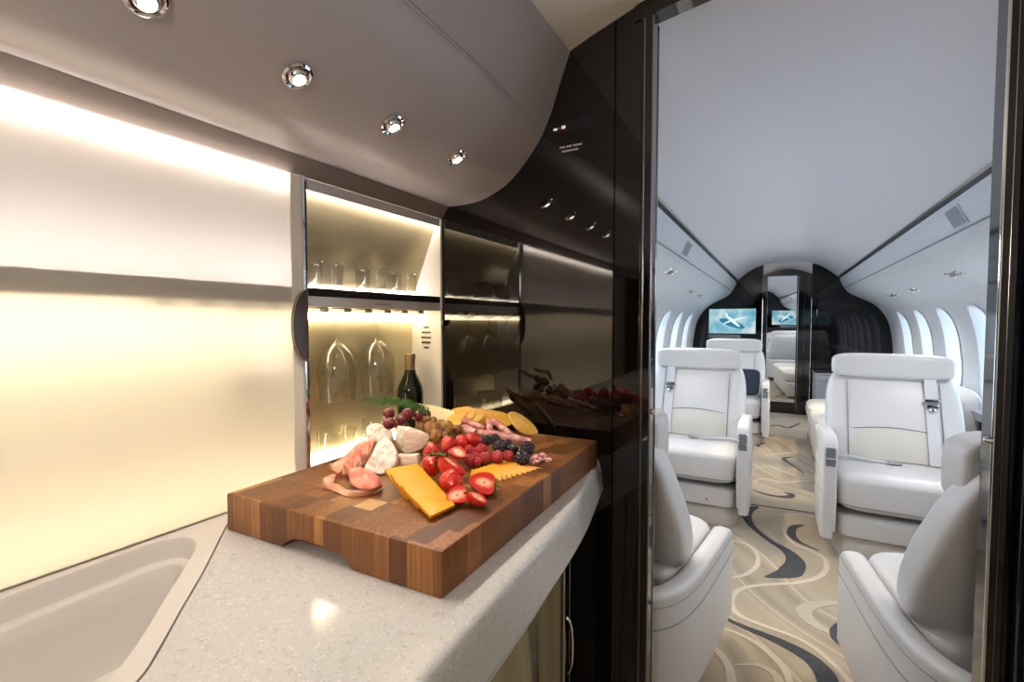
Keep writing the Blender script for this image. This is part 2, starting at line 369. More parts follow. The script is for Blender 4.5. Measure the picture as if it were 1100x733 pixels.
# screen picture: pale landscape seen from above with an aircraft
def screen_mat():
    m = bpy.data.materials.new('screen_picture'); m.use_nodes = True; t = NT(m); t.n.remove(t.b); mp = t.coord((1, 1, 1))
    n = t.add('ShaderNodeTexNoise'); n.inputs['Scale'].default_value = 6; n.inputs['Detail'].default_value = 5; t.link(mp, 'Vector', n, 'Vector')
    r = t.ramp([(.3, (.10, .36, .52)), (.46, (.26, .54, .64)), (.56, (.50, .68, .70)), (.7, (.72, .80, .76))]); t.link(n, 'Fac', r, 'Fac')
    e = t.add('ShaderNodeEmission'); e.inputs['Strength'].default_value = 1.0; t.link(r, 'Color', e, 'Color'); t.link(e, 0, t.n['Material Output'], 'Surface'); return m
M['screen'] = screen_mat(); M['jet_white'] = emission('screen_white', (.75, .9, .95), 1.1); M['jet_blue'] = emission('screen_blue', (.03, .22, .36), 1.0)
def screen(loc, rz, label, w=.58, h=.335):
    s = thing('wall_screen', loc, label, 'screen', None, rz)
    one(box(-w/2-.012, w/2+.012, 0, .03, -.012, h+.012, .004), 'bezel', 'black_gloss', s)
    sc = one(box(-w/2, w/2, -.002, .0, 0, h), 'display', 'screen', s)
    def flat(pts, y0): return prism_y(pts, y0, y0-.0006)
    e = lambda cx, cz, a, b, rot, n=20: [(cx+a*math.cos(q)*math.cos(rot)-b*math.sin(q)*math.sin(rot), cz+a*math.cos(q)*math.sin(rot)+b*math.sin(q)*math.cos(rot)) for q in [2*PI*i/n for i in range(n)]]
    one(flat(e(.0, .135, .17, .045, -.35), -.002), 'shadow_picture', 'jet_blue', sc)
    j = MB(); j.add(flat(e(.01, .17, .12, .020, -.72), -.0028)); j.add(flat([(-.02, .185), (.005, .165), (.16, .21), (.165, .222)], -.0029)); j.add(flat([(.0, .195), (.025, .18), (-.10, .125), (-.115, .132)], -.0029)); j.add(flat([(-.085, .24), (-.065, .225), (-.05, .275), (-.075, .272)], -.0029))
    j.build('aircraft_picture', 'jet_white', sc)
    b = MB()
    for i in range(7): b.add(box(-w/2+.03+i*.05, -w/2+.055+i*.05, -.006, .02, -.05, -.03, .002))
    b.add(box(-w/2, -w/2+.40, .0, .025, -.06, -.02, .002)); b.build('control_strip', 'panel_grey', s)
    return s
screen((-.545, Y1-.035, 1.035), 0, 'wall screen showing a white jet, on the black bulkhead at the aisle end')
# ================================================================== BULKHEAD between galley and cabin
DL, DR = -.255, .328                       # doorway edges
f = MB(); f.add(box(-1.25, -.3465, YB, Y0, 0, 2.1)); f.add(box(-.3435, -.283, YB, Y0, 0, 2.1)); f.add(box(-.36, -.33, YB+.012, Y0-.002, 0, 2.1))
f.add(box(.40, 1.4, YB, Y0, 0, 2.1)); 
hd = [(-.30, 2.1), (-.30, 1.885), (-.255, 1.893)] + [(-.255+.583*i/12, 1.893+.03*math.sin(PI*i/12)) for i in range(1, 12)] + [(.328, 1.893), (.42, 1.885), (.42, 2.1)]
f.add(prism_y(hd, YB-.004, Y0+.002))
struct(f.build('wall_front', 'lacquer'))
# jambs
j = struct(one(box(-.283, DL, YB-.008, Y0+.004, 0, 1.90, .003), 'trim_5', 'black_gloss'))
struct(one(box(-.2760, -.2725, YB-.0105, YB-.006, .0, 1.885, .001), 'edge_strip', 'dark_metal', j)); struct(one(box(DL-.003, DL+.001, YB-.0095, YB-.006, 0, 1.885, .001), 'edge_strip', 'dark_metal', j))
struct(one(box(DL-.001, DL+.002, Y0-.002, Y0+.003, 0, 1.885, .001), 'edge_strip', 'dark_metal', j))
struct(one(lathe([(0, 0), (.006, 0), (.007, .006), (.004, .011), (0, .012)], 12), 'latch_pin', 'chrome', j, loc=(DL, YB, .99), rot=(0, PI/2, 0)))
j = struct(one(box(DR, .352, YB-.012, Y0+.002, 0, 1.90, .003), 'trim_6', 'black_gloss'))
struct(one(box(DR-.0015, DR+.003, YB-.014, YB-.010, 0, 1.885, .001), 'edge_strip', 'chrome', j)); struct(one(box(.3395, .342, YB-.0135, YB-.010, 0, 1.885, .001), 'edge_strip', 'dark_metal', j))
struct(one(lathe([(0, 0), (.006, 0), (.007, .006), (.004, .011), (0, .012)], 12), 'latch_pin', 'chrome', j, loc=(DR, YB-.012, .995), rot=(0, -PI/2, 0)))
# rounded end post of the right-hand partition
struct(one(prism_z([(.357, Y0+.01), (.42, Y0+.01), (.42, YB-.03)] + [(.389+.032*math.cos(a), YB-.03+.032*math.sin(a)*-1) for a in [PI*i/14 for i in range(15)]], 0, 2.0), 'trim_7', 'black_gloss'))
# ================================================================== GALLEY SHELL
struct(one(prism_y([(-1.3, 1.72), (-.50, 1.845), (-.458, 1.865), (-.40, 1.887), (-.346, 1.905), (-.286, 1.925), (-.15, 1.95), (.05, 1.96), (.35, 1.94), (.6, 1.88), (1.0, 1.75), (1.35, 1.6), (1.35, 2.15), (-1.3, 2.15)], -2.2, YB), 'ceiling_galley', 'ceiling_galley', angle=60))
struct(one(box(-1.3, 1.35, -2.3, -2.2, -.05, 2.15), 'wall_rear', 'black')); struct(one(box(1.0, 1.1, -2.2, YB, 0, 2.0), 'wall_side', 'cab_white')); struct(one(box(-1.32, -1.25, -2.2, YB+.04, 0, 2.15), 'wall_galley', 'cab_white'))
# ================================================================== SEATS (local front = -Y)
def stadium_path(pts): return [Vector((x, y, 0)) for x, y in pts]
def side_shell(h, th=.066):
    """U-shaped tub: arm wall that runs round the back of the seat."""
    path = [(-.318, -.30), (-.320, -.20), (-.322, .0), (-.318, .18), (-.295, .31), (-.235, .385), (-.12, .405), (.12, .405), (.235, .385), (.295, .31), (.318, .18), (.322, .0), (.320, -.20), (.318, -.30)]
    P = spline([(x, y, 0) for x, y in path], 5); m = len(P); rings = []
    for i, p in enumerate(P):
        d = (P[min(i+1, m-1)]-P[max(i-1, 0)]).normalized(); nn = Vector((d.y, -d.x, 0))      # outward on the left side
        e = min(i, m-1-i); fall = {0: .10, 1: .045, 2: .02, 3: .008}.get(e, 0); thk = th*{0: .55, 1: .85}.get(e, 1)
        top = h - fall + .012*math.sin(PI*i/(m-1)); out = -nn if False else nn
        prof = [(-.5, .10), (-.5, top-.02), (-.38, top-.005), (-.15, top), (.15, top), (.40, top-.008), (.52, top-.03), (.53, .30), (.30, .10)]
        rings.append([Vector((p.x, p.y, 0)) + out*(-a*thk)*-1 + Vector((0, 0, z)) for a, z in prof])
    return loft(rings)
def seam_along(z0, off=.0335, r=.0022):
    path = [(-.319, -.28), (-.320, -.20), (-.322, .0), (-.318, .18), (-.295, .31), (-.235, .385), (-.12, .405), (.12, .405), (.235, .385), (.295, .31), (.318, .18), (.322, .0), (.320, -.20), (.319, -.28)]
    P = spline([(x, y, 0) for x, y in path], 5); m = len(P); out = []
    for i, q in enumerate(P):
        d = (P[min(i+1, m-1)]-P[max(i-1, 0)]).normalized(); out.append((q.x-d.y*off, q.y+d.x*off, z0+.012*math.sin(PI*i/(m-1))))
    return tube(out, r, 5)
def back_y(z): return .02 + (z-.42)*.40           # front face of the backrest
def make_seat(loc, rz, label, raised=True, head=0.0, belt_side=1):
    s = thing('cabin_seat', loc, label, 'seat', 'ivory leather cabin seats', rz)
    base = MB(); base.add(loft([sring(0, .02, z, hx, hy, 28, .3) for z, hx, hy in ((0, .285, .27), (.06, .29, .275), (.10, .27, .26))])); base.build('base', 'seat_warm', s)
    one(cushion(0, -.02, .165, .283, .262, .062, e=.22, ez=.3), 'leg_panel', 'seat', s)
    bt = one(lathe([(0, 0), (.006, 0), (.006, .003), (0, .004)], 10), 'button', 'red', s, loc=(.13, -.283, .155), rot=(PI/2, 0, 0)); bt['label'] = 'small red button'
    sc = one(cushion(0, -.035, .345, .283, .268, .105, n=36, e=.24, ez=.42, rows=16), 'seat_cushion', 'seat', s)
    one(tube([(-.281, -.27, .285), (-.2, -.301, .283), (.2, -.301, .283), (.281, -.27, .285)], .0022, 5), 'piping', 'seam', sc)
    one(side_shell(.43), 'side_shell', 'seat', s, angle=60)
    one(seam_along(.395, r=.0014), 'stitching', 'seam', s); one(seam_along(.335), 'seam', 'seam', s)
    one(loft([sring(0, .10, z, .29, .26, 28, .35) for z in (.03, .25)]), 'frame', 'seat_dark', s)
    # backrest: soft tapered body leaning back
    rings = []
    for z, hx, ht in (((.40, .25, .045), (.425, .292, .07), (.47, .310, .084), (.55, .312, .09), (.63, .302, .09), (.70, .286, .086), (.76, .272, .08), (.82, .250, .072), (.87, .218, .062), (.905, .178, .048), (.928, .12, .028)) if not raised else ((.40, .245, .045), (.425, .285, .07), (.47, .302, .082), (.56, .308, .086), (.66, .308, .084), (.76, .304, .08), (.83, .294, .074), (.88, .276, .064), (.915, .245, .048), (.932, .19, .028))):
        rings.append(sring(0, back_y(z)+.085, z, hx, ht, 40, .42))
    b = one(loft(rings), 'backrest', 'seat', s, angle=80); subsurf(b)
    # lumbar panel with arched top and stitched seams on the backrest
    for sx in (-1, 1):
        one(tube([(sx*.205, back_y(z)-.0005+dy, z) for z, dy in ((.46, .006), (.54, .001), (.62, 0), (.72, 0), (.80, .002), (.86, .006))], .0028, 5), 'seam', 'seam', b)
    arc = [(x, back_y(z)-.0035+.010*(abs(x)/.205)**3, z) for x, z in [(-.205+.41*i/12, .60+.022*math.sin(PI*i/12)) for i in range(13)]]
    one(tube(arc, .0026, 5), 'seam', 'seam', b)
    L = []
    for i in range(13):
        x = -.203+.406*i/12; col = []
        for k in range(7):
            z = .455+(.598+.022*math.sin(PI*i/12)-.455)*k/6
            col.append(Vector((x, back_y(z)-.001-.007*math.sin(PI*k/6)*math.sin(PI*(i+.4)/12.8)+.006*(abs(x)/.205)**4, z)))
        L.append(col+[Vector((x, back_y(.455)+.05, .455)), Vector((x, back_y(.60)+.05, .60))][::1] if False else col)
    V = [p for c in L for p in c]; back = [p+Vector((0, .05, 0)) for p in V]; F = []
    for i in range(12):
        for k in range(6): F.append([i*7+k, (i+1)*7+k, (i+1)*7+k+1, i*7+k+1])
    q = len(V); F2 = [[q+a for a in f[::-1]] for f in F]; edge = [i*7 for i in range(13)] + [12*7+k for k in range(1, 7)] + [i*7+6 for i in range(11, -1, -1)] + [k for k in range(5, 0, -1)]
    F3 = [[edge[i], q+edge[i], q+edge[(i+1) % len(edge)], edge[(i+1) % len(edge)]] for i in range(len(edge))]
    o = one((V+back, F+F2+F3), 'lumbar_panel', 'seat_warm', b, angle=60); o['label'] = 'lumbar panel with warm light tinted in'  # warm cast of the light painted into the panel colour
    # headrest bolster in front of the top
    h = one(cushion(0, back_y(.93+head)+.04-abs(head)*.1, .942+head, .274-abs(head)*.25, .072, .073+abs(head)*.26, n=44, e=.24, ez=.42, rows=16), 'headrest', 'seat', s, angle=80)
    hy = back_y(.9+head)-abs(head)*.1; one(tube([(-.24+abs(head)*.3, hy-.012, .885+head), (.24-abs(head)*.3, hy-.012, .885+head)], .003, 5), 'piping', 'seam', h)
    # belts
    bx = belt_side*.165
    sb = one(loft([[Vector((bx+a, back_y(z)-.005-.003*c+dy, z)) for a, c in ((-.026, 0), (.026, 0), (.026, 1), (-.026, 1))] for z, dy in ((.885, -.004), (.80, -.001), (.70, -.001), (.60, -.004), (.52, -.007), (.455, -.008))]), 'shoulder_belt', 'belt', s)
    k = MB(); k.add(box(bx-.034, bx+.034, back_y(.775)-.026, back_y(.775)-.010, .765, .785, .004)); k.add(box(bx-.026, bx+.026, back_y(.75)-.024, back_y(.75)-.009, .735, .758, .004)); k.add(lathe([(0, 0), (.013, 0), (.014, .004), (.008, .01), (0, .011)], 14), 0, Matrix.Translation((bx, back_y(.735)-.02, .728)) @ Matrix.Rotation(PI/2, 4, 'X'))
    k.build('buckle', 'chrome', sb)
    lb = one(tube([(-.27*belt_side, .03, .455), (-.20*belt_side, .0, .462), (-.12*belt_side, -.025, .458), (-.04*belt_side, -.03, .459)], [.004, .009, .009, .006], 6), 'lap_belt', 'belt', s)
    one(box(min(-.045*belt_side, .015*belt_side), max(-.045*belt_side, .015*belt_side), -.048, -.012, .455, .469, .004), 'buckle', 'steel', lb)
    if raised:
        for sx in (-1, 1):
            prof = [(-.292, .13), (-.318, .30), (-.318, .545), (-.308, .59), (-.28, .615), (-.24, .625), (.08, .612), (.13, .59), (.13, .44), (.02, .40), (-.2, .36), (-.25, .13)]
            bm = bmesh.new(); V, F = prism_x(prof, sx*.318-.03, sx*.318+.03); vs = [bm.verts.new(p) for p in V]
            for f in F: bm.faces.new([vs[i] for i in f])
            bmesh.ops.recalc_face_normals(bm, faces=bm.faces)
            bmesh.ops.bevel(bm, geom=[e for e in bm.edges if len(e.link_faces) == 2 and e.calc_face_angle(0) > .9], offset=.012, segments=3, profile=.5, affect='EDGES')
            a = one(bm_out(bm), 'armrest', 'seat', s, angle=45)
            cp = MB(); cp.add(box(sx*.318-.02, sx*.318+.02, -.3225, -.31, .475, .568, .004)); c = cp.build('control_panel', 'panel_grey', a)
            ch = MB()
            for sd in (-1, 1):
                for i in range(5): ch.add(box(sx*.318+sd*.0215-.003, sx*.318+sd*.0215+.003, -.3245, -.314, .48+i*.019, .49+i*.019, .001))
            ch.add(box(sx*.318-.02, sx*.318+.02, -.3245, -.32, .512, .518)); ch.build('switch', 'chrome', c)
    return s
R1 = make_seat((.565, 3.17, 0), 0, 'ivory leather cabin seat facing the camera, right of the aisle', belt_side=1)
L1 = make_seat((-.475, 3.28, 0), 0, 'ivory leather cabin seat facing the camera, left of the aisle, nearer one', belt_side=-1)
L2 = make_seat((-.405, 5.43, 0), 0, 'farther cabin seat on the left, below the wall screen, navy cushion on it', belt_side=-1)
NR = make_seat((.587, 1.745, 0), PI+math.radians(7.5), 'ivory cabin seat seen from behind, right side of the doorway', raised=False, head=-.10, belt_side=1)
NL = make_seat((-.515, 1.745, 0), PI-math.radians(7.5), 'ivory cabin seat seen from behind, left side of the doorway', raised=False, head=-.10, belt_side=-1)
def pillow(loc, rot, label, m, w=.19, h=.19, t=.05):
    rings = []
    for i in range(11):
        b = -1+2*i/10; k = (1-b*b)**.35
        rings.append([Vector((x*k**.25 if k else 0, b*t*(1-(abs(x)/w)**4*.8)*(1-(abs(z)/h)**4*.8), z*k**.25 if k else 0)) for x, z in [(w*math.copysign(abs(math.cos(a))**.4, math.cos(a)), h*math.copysign(abs(math.sin(a))**.4, math.sin(a))) for a in [2*PI*(j+.5)/36 for j in range(36)]]] if k > 0 else [Vector((x*.9, b*t*.3, z*.9)) for x, z in [(w*math.copysign(abs(math.cos(a))**.4, math.cos(a)), h*math.copysign(abs(math.sin(a))**.4, math.sin(a))) for a in [2*PI*(j+.5)/36 for j in range(36)]]])
    o = one(loft(rings), 'cushion', m, loc=loc, rot=rot, angle=70); return tag(o, label, 'cushion')
pillow((-.272, 5.28, .60), (-.38, 0, -.15), 'navy blue cushion leaning on the farther left cabin seat', 'navy', .135, .135, .04)
pillow((.60, 1.835, .585), (.42, .0, .13), 'white cushion on the near right cabin seat, seen in the door mirror', 'pillow_white', .14, .13, .045)
# side-facing divan behind the right-hand seat
dv = thing('divan', (.62, 4.86, 0), 'low ivory side divan behind the right cabin seat', 'divan')
one(box(-.325, .44, -.93, .93, .03, .26, .03, 3), 'base', 'seat_warm', dv); 
for i in range(3): one(cushion(.03, -.62+.62*i, .335, .385, .305, .095, e=.25, ez=.45), 'seat_cushion', 'seat_warm', dv)
for i in range(3): one(cushion(.41, -.62+.62*i, .57, .09, .305, .20, e=.3, ez=.4), 'back_cushion', 'seat', dv)
for y in (-.88, -.45, 0, .45, .88):
    one(box(-.335, -.30, y-.015, y+.015, 0, .05, .004), 'foot', 'chrome', dv)
# credenza by the aft bulkhead
cr = thing('credenza', (.69, 6.98, 0), 'grey low cabinet against the black bulkhead, right of the mirrored door', 'cabinet')
one(box(-.285, .30, -.22, .22, .02, .565, .006), 'body', 'grey_lining', cr); one(box(-.295, .31, -.23, .225, .565, .585, .004), 'top', 'steel', cr); 
one(box(-.275, -.01, -.235, -.22, .05, .55, .004), 'door', 'grey_lining', cr); one(box(.0, .28, -.235, -.22, .05, .55, .004), 'door', 'grey_lining', cr)
one(tube([(-.22, -.24, .51), (-.22, -.26, .51), (-.08, -.26, .51), (-.08, -.24, .51)], .007, 8), 'handle', 'chrome', cr)
# forward screen on the cabin side of the bulkhead (seen in the mirror)
screen((.80, Y0+.04, 1.12), PI, 'wall screen on the bulkhead behind the near right seat, mirrored in the far door')
# service units and speaker grilles on the side linings
def on_lining(s, z, y, off=0):
    hx = half(z); dz = .02; a = Vector((half(z-dz)-half(z+dz), 0, -2*dz)).normalized()      # down the slope
    n = Vector((-a.z*-1, 0, a.x*-1)); n = Vector((a.z, 0, -a.x)); n = n if n.x < 0 else -n    # inward
    X = Vector((s*a.x, 0, a.z)); Z = Vector((s*n.x, 0, n.z)); Yv = Z.cross(X)
    m = Matrix((X, Yv, Z)).transposed().to_4x4(); m.translation = Vector((XC+s*hx, y, z)) + Z*off; return m
def service_unit(s, z, y, label, two=True):
    u = thing('service_unit', (0, 0, 0), label, 'reading light unit', 'service units along the side linings'); u.matrix_world = on_lining(s, z, y, .002) @ Matrix.Scale(.72, 4)
    one(box(-.022, .022, -.075, .075, -.004, .004, .003), 'plate', 'panel_grey', u)
    for dy in (-.125, .125):
        p = one(lathe([(0, .012), (.012, .012), (.02, .008), (.026, 0), (.03, -.003), (0, -.003)], 16), 'nozzle', 'chrome', u, loc=(-.018, dy, 0)); one(lathe([(0, .012), (.012, .012), (.02, .008), (.026, 0), (.03, -.003), (0, -.003)], 16), 'nozzle', 'chrome', u, loc=(.026, dy*1.05, 0))
for s, z, y, lab in ((1, 1.478, 3.72, 'chrome reading light unit on the right lining, nearest of the row'), (1, 1.455, 4.95, 'chrome reading light unit on the right lining, second from the doorway'), (1, 1.45, 5.75, 'chrome reading light unit on the right lining, farthest of the row'),
                     (-1, 1.53, 3.35, 'chrome reading light unit on the left lining, nearest of the row'), (-1, 1.485, 4.75, 'chrome reading light unit on the left lining, second from the doorway'), (-1, 1.475, 5.45, 'chrome reading light unit on the left lining, farthest of the row')):
    service_unit(s, z, y, lab)
for s, y, lab in ((1, 2.86, 'square grey speaker grille on the right overhead panel'), (-1, 3.28, 'square grey speaker grille on the left overhead panel')):
    g = thing('speaker_grille', (0, 0, 0), lab, 'speaker', None); g.matrix_world = on_lining(s, 1.667, y, .004)
    one(box(-.042, .042, -.085, .085, -.004, .003, .004), 'grille', mat('grille_grey', (.30, .30, .32), .6), g); one(box(-.046, .046, -.089, .089, -.004, .001, .004), 'rim', 'lining', g)
# ================================================================== GALLEY
WX = -.849; CT = .86
# overhead locker, leather wrapped
prof = spline([(-.832, 0, 1.5275), (-.77, 0, 1.5265), (-.706, 0, 1.535), (-.635, 0, 1.566), (-.585, 0, 1.610), (-.541, 0, 1.664), (-.511, 0, 1.722), (-.486, 0, 1.79), (-.459, 0, 1.862)], 5)
poly = [(p.x, p.z) for p in prof] + [(-.50, 1.843), (-1.2, 1.733), (-1.2, 1.5275)]
ov = one(prism_y(poly, -1.3, YB-.001), 'overhead_locker', 'taupe_leather', angle=40)
tag(ov, 'taupe leather overhead locker with curved underside above the galley counter', 'locker')
st = MB()
sp = [(-.5325, YB-.003, 1.6785), (-.526, 1.0, 1.691), (-.5215, .85, 1.70), (-.5195, .7, 1.704), (-.5185, .5, 1.7065), (-.518, 0, 1.7075), (-.518, -1.2, 1.7075)]
S = spline(sp, 30)
for off in (-.006, .006):
    i = 0
    while i < len(S)-1:
        a, b = S[i], S[i+1]; n = max(1, int((b-a).length/.006))
        for k in range(n):
            p, q = a.lerp(b, k/n), a.lerp(b, (k+.62)/n); dv = Vector((.28, 0, .96))*off + Vector((.0012, 0, -.0006))
            if p.y > .2: st.add(tube([p+dv, q+dv], .0012, 4))
        i += 1
st.build('stitching', 'stitch', ov); one(tube([p+Vector((.0004, 0, 0)) for p in S], .0012, 5), 'seam', 'seam', ov)
struct(one(prism_y([(WX-.004, 1.4945), (-.829, 1.5265), (-.86, 1.5265), (-.875, 1.4945)], -1.3, YB-.001), 'trim_8', 'taupe_trim'))
# recessed chrome downlights
tx, tz = .844, .536; nx, nz = .536, -.844
for i, (y, lab) in enumerate(((.29, 'nearest of the four chrome downlights under the leather locker'), (.487, 'second chrome downlight from the camera under the leather locker'), (.690, 'third chrome downlight from the camera under the leather locker'), (.893, 'farthest chrome downlight, beside the dark bulkhead'))):
    m = Matrix(((tx, 0, nx), (0, -1, 0), (tz, 0, nz))).to_4x4(); m.translation = Vector((-.634, y, 1.566)) + Vector((nx, 0, nz))*.001
    u = thing('downlight', (0, 0, 0), lab, 'downlight', 'downlights in the overhead locker'); u.matrix_world = m
    one(lathe([(.0215, -.002), (.0225, .0015), (.0195, .0035), (.017, .0015), (.0155, -.004)], 28), 'trim_ring', 'chrome', u)
    one(lathe([(.0155, -.004), (.0145, .003), (.0125, .0075), (.0095, .0095), (.0085, .007)], 28), 'eyeball', 'chrome', u)
    one(lathe([(0, .0075), (.0088, .0075), (.0088, .0055), (0, .0055)], 20), 'lamp', 'lamp', u)
    ld = bpy.data.lights.new('downlight_beam', 'SPOT'); ld.energy = 5; ld.color = (1, .88, .76); ld.spot_size = math.radians(95); ld.spot_blend = .7; ld.shadow_soft_size = .012
    lo = bpy.data.objects.new('downlight_beam', ld); C.objects.link(lo); lo.location = Vector((-.634, y, 1.566)) + Vector((nx, 0, nz))*.014
    lo.rotation_euler = Vector((.12, .06, -1)).to_track_quat('-Z', 'Y').to_euler()

# backlit glass cabinet
gc = thing('glass_cabinet', (-.9, .56, CT), 'lit champagne glass cabinet above the counter beside the black bulkhead', 'cabinet')
def G(vf): return [(p[0]+.9, p[1]-.56, p[2]-CT) for p in map(Vector, vf[0])], vf[1]
bp = one(G(loft([[Vector((x, y, z)) for x, z in ((-.972, .862), (-.955, 1.24), (-.955, 1.27), (-.862, 1.4935), (-.875, 1.4935), (-.985, 1.27), (-.99, .862))] for y in (-.52, YB-.001)])), 'back_panel', 'satin_gold', gc, angle=20)
bk = one(G(loft([[Vector((x, y, z)) for x, z in ((-.966, .869), (-.9535, 1.24), (-.9535, 1.272), (-.866, 1.480), (-.870, 1.480), (-.9555, 1.272), (-.9555, 1.24), (-.968, .869))] for y in (-.512, .640)])), 'backing', 'cab_white', gc, angle=20); bk['label'] = 'added white bounce panel behind the frosted pane'  # unseen white reflector added to even out the pane's glow
side = one(G(loft([[Vector((x, y, z)) for x, z in ((-.972, .864), (-.955, 1.24), (-.955, 1.27), (-.862, 1.4935), (-.852, 1.4935), (-.852, .864))] for y in (YB-.010, YB-.002)])), 'side_panel', 'cab_white', gc)
vent = MB()
for i, (w, dz) in enumerate(((.018, .028), (.032, .013), (.035, -.002), (.032, -.017), (.018, -.032))):
    vent.add(tube([(-.905-w/2+.9, YB-.0098-.56, 1.155+dz-CT), (-.905+w/2+.9, YB-.0098-.56, 1.155+dz-CT)], .0032, 8))
vent.build('vent_slot', 'black', side)
one(G(loft([[Vector((x, y, z)) for x, z in ((-.972, .864), (-.955, 1.24), (-.955, 1.27), (-.862, 1.4935), (-.8536, 1.4935), (-.8536, .864))] for y in (-.52, -.512)])), 'side_panel', 'cab_white', gc)
sf = MB(); sf.add(prism_z([(-.953, -.51), (-.872, -.51), (-.872, .648), (-.8536, .648), (-.8536, YB-.0105), (-.953, YB-.0105)], 1.253, 1.2705)); sf.v = [Vector((p.x+.9, p.y-.56, p.z-CT)) for p in sf.v]; sf.build('shelf', 'shelf_black', gc)
rail = one(G(prism_z([(-.953, -.51), (-.872, -.51), (-.872, .648), (-.8533, .648), (-.8533, YB-.0105), (-.953, YB-.0105)], 1.2305, 1.2525)), 'glass_rail', 'silver_strip', gc)
tm = MB()
for i, w in enumerate((.003, .0045, .003, .004, .0035, .004, .0025, .004, .003)): tm.add(box(-.8527, -.8522, .862+i*.0062, .862+i*.0062+w, 1.2395, 1.2432))
tm.v = [Vector((p.x+.9, p.y-.56, p.z-CT)) for p in tm.v]; tm.build('lettering', 'panel_grey', rail)
rk = MB()
for y in [.40+.065*i for i in range(11)]: rk.add(box(-.94, -.865, y-.012, y+.012, 1.2205, 1.2303, .003)) if i % 1 == 0 else 0
rk.v = [Vector((p.x+.9, p.y-.56, p.z-CT)) for p in rk.v]; rk.build('stem_rack', 'satin_gold', gc)
one(G(box(-.95, -.942, -.50, YB-.012, 1.204, 1.222)), 'light_strip', 'led_warm', gc)
one(G(box(-.963, -.955, -.50, YB-.012, .866, .877)), 'light_strip', 'led_base', gc)
one(G(box(-.8565, -.8545, -.50, YB-.012, 1.474, 1.487)), 'light_strip', 'led_top', gc)
one(G(box(-.952, -.946, -.50, YB-.012, 1.2715, 1.278)), 'light_strip', 'led_shelf', gc)
one(G(box(-.97, -.8533, -.51, YB-.0105, .8605, .8635, .001)), 'base', 'cab_white', gc)
one(G(box(-.8543, -.8515, .667, YB-.012, 1.471, 1.4935)), 'top_rail', 'silver_strip', gc)
ct = MB(); ct.add(box(-.850, -.842, YB-.022, YB-.011, 1.189, 1.205, .002)); ct.v = [Vector((p.x+.9, p.y-.56, p.z-CT)) for p in ct.v]; c1 = ct.build('catch', 'white', gc)
c2 = one(G(box(-.8505, -.841, YB-.0108, YB-.004, 1.188, 1.203, .001)), 'catch', 'black', gc)
# frosted sliding panel, lit from behind
fg = bpy.data.materials.new('frosted_glass'); fg.use_nodes = True; t = NT(fg); t.n.remove(t.b)
tl = t.add('ShaderNodeBsdfTranslucent'); tl.inputs['Color'].default_value = (.70, .675, .66, 1); df = t.add('ShaderNodeBsdfDiffuse'); df.inputs['Color'].default_value = (.78, .74, .72, 1)
gl = t.add('ShaderNodeBsdfGlossy'); gl.inputs['Roughness'].default_value = .12; m1 = t.add('ShaderNodeMixShader'); m1.inputs[0].default_value = .25; m2 = t.add('ShaderNodeMixShader'); fr = t.add('ShaderNodeFresnel'); fr.inputs[0].default_value = 1.35
t.link(tl, 0, m1, 1); t.link(df, 0, m1, 2); t.link(fr, 0, m2, 0); t.link(m1, 0, m2, 1); t.link(gl, 0, m2, 2); t.link(m2, 0, t.n['Material Output'], 'Surface'); M['frosted'] = fg
cl = bpy.data.materials.new('clear_back'); cl.use_nodes = True; t = NT(cl); t.n.remove(t.b); tr = t.add('ShaderNodeBsdfTransparent'); t.link(tr, 0, t.n['Material Output'], 'Surface'); M['clear_back'] = cl
sl = thing('sliding_panel', (WX, .36, CT), 'glowing frosted white sliding panel along the galley wall', 'panel')
V, F = box(-.004, .0, -.86, .271, .0006, .632); mb = MB(); mb.add((V, F))
for q, fc in enumerate(F):
    if all(abs(V[i][0]) < 1e-6 for i in fc): mb.mi[q] = 0
    else: mb.mi[q] = 1
gp = mb.build('frosted_pane', ['frosted', 'clear_back'], sl)
one(box(-.004, .0005, .2715, .296, .003, .633), 'stile', 'cab_white', sl)
es = one(box(-.0035, .0045, .296, .306, .002, .634, .001), 'edge_strip', 'chrome', sl)
# half-round finger pull set into the stile
hp = [(.302+.034*math.cos(a)*-1, .331+.072*math.sin(a)) for a in [-PI/2+PI*i/24 for i in range(25)]]
hd = one(prism_x([(y, z) for y, z in hp], .0, .006), 'handle', 'pull_brown', sl)
one(tube([(.007, y, z) for y, z in hp], .0022, 8), 'rim', 'bronze', hd)

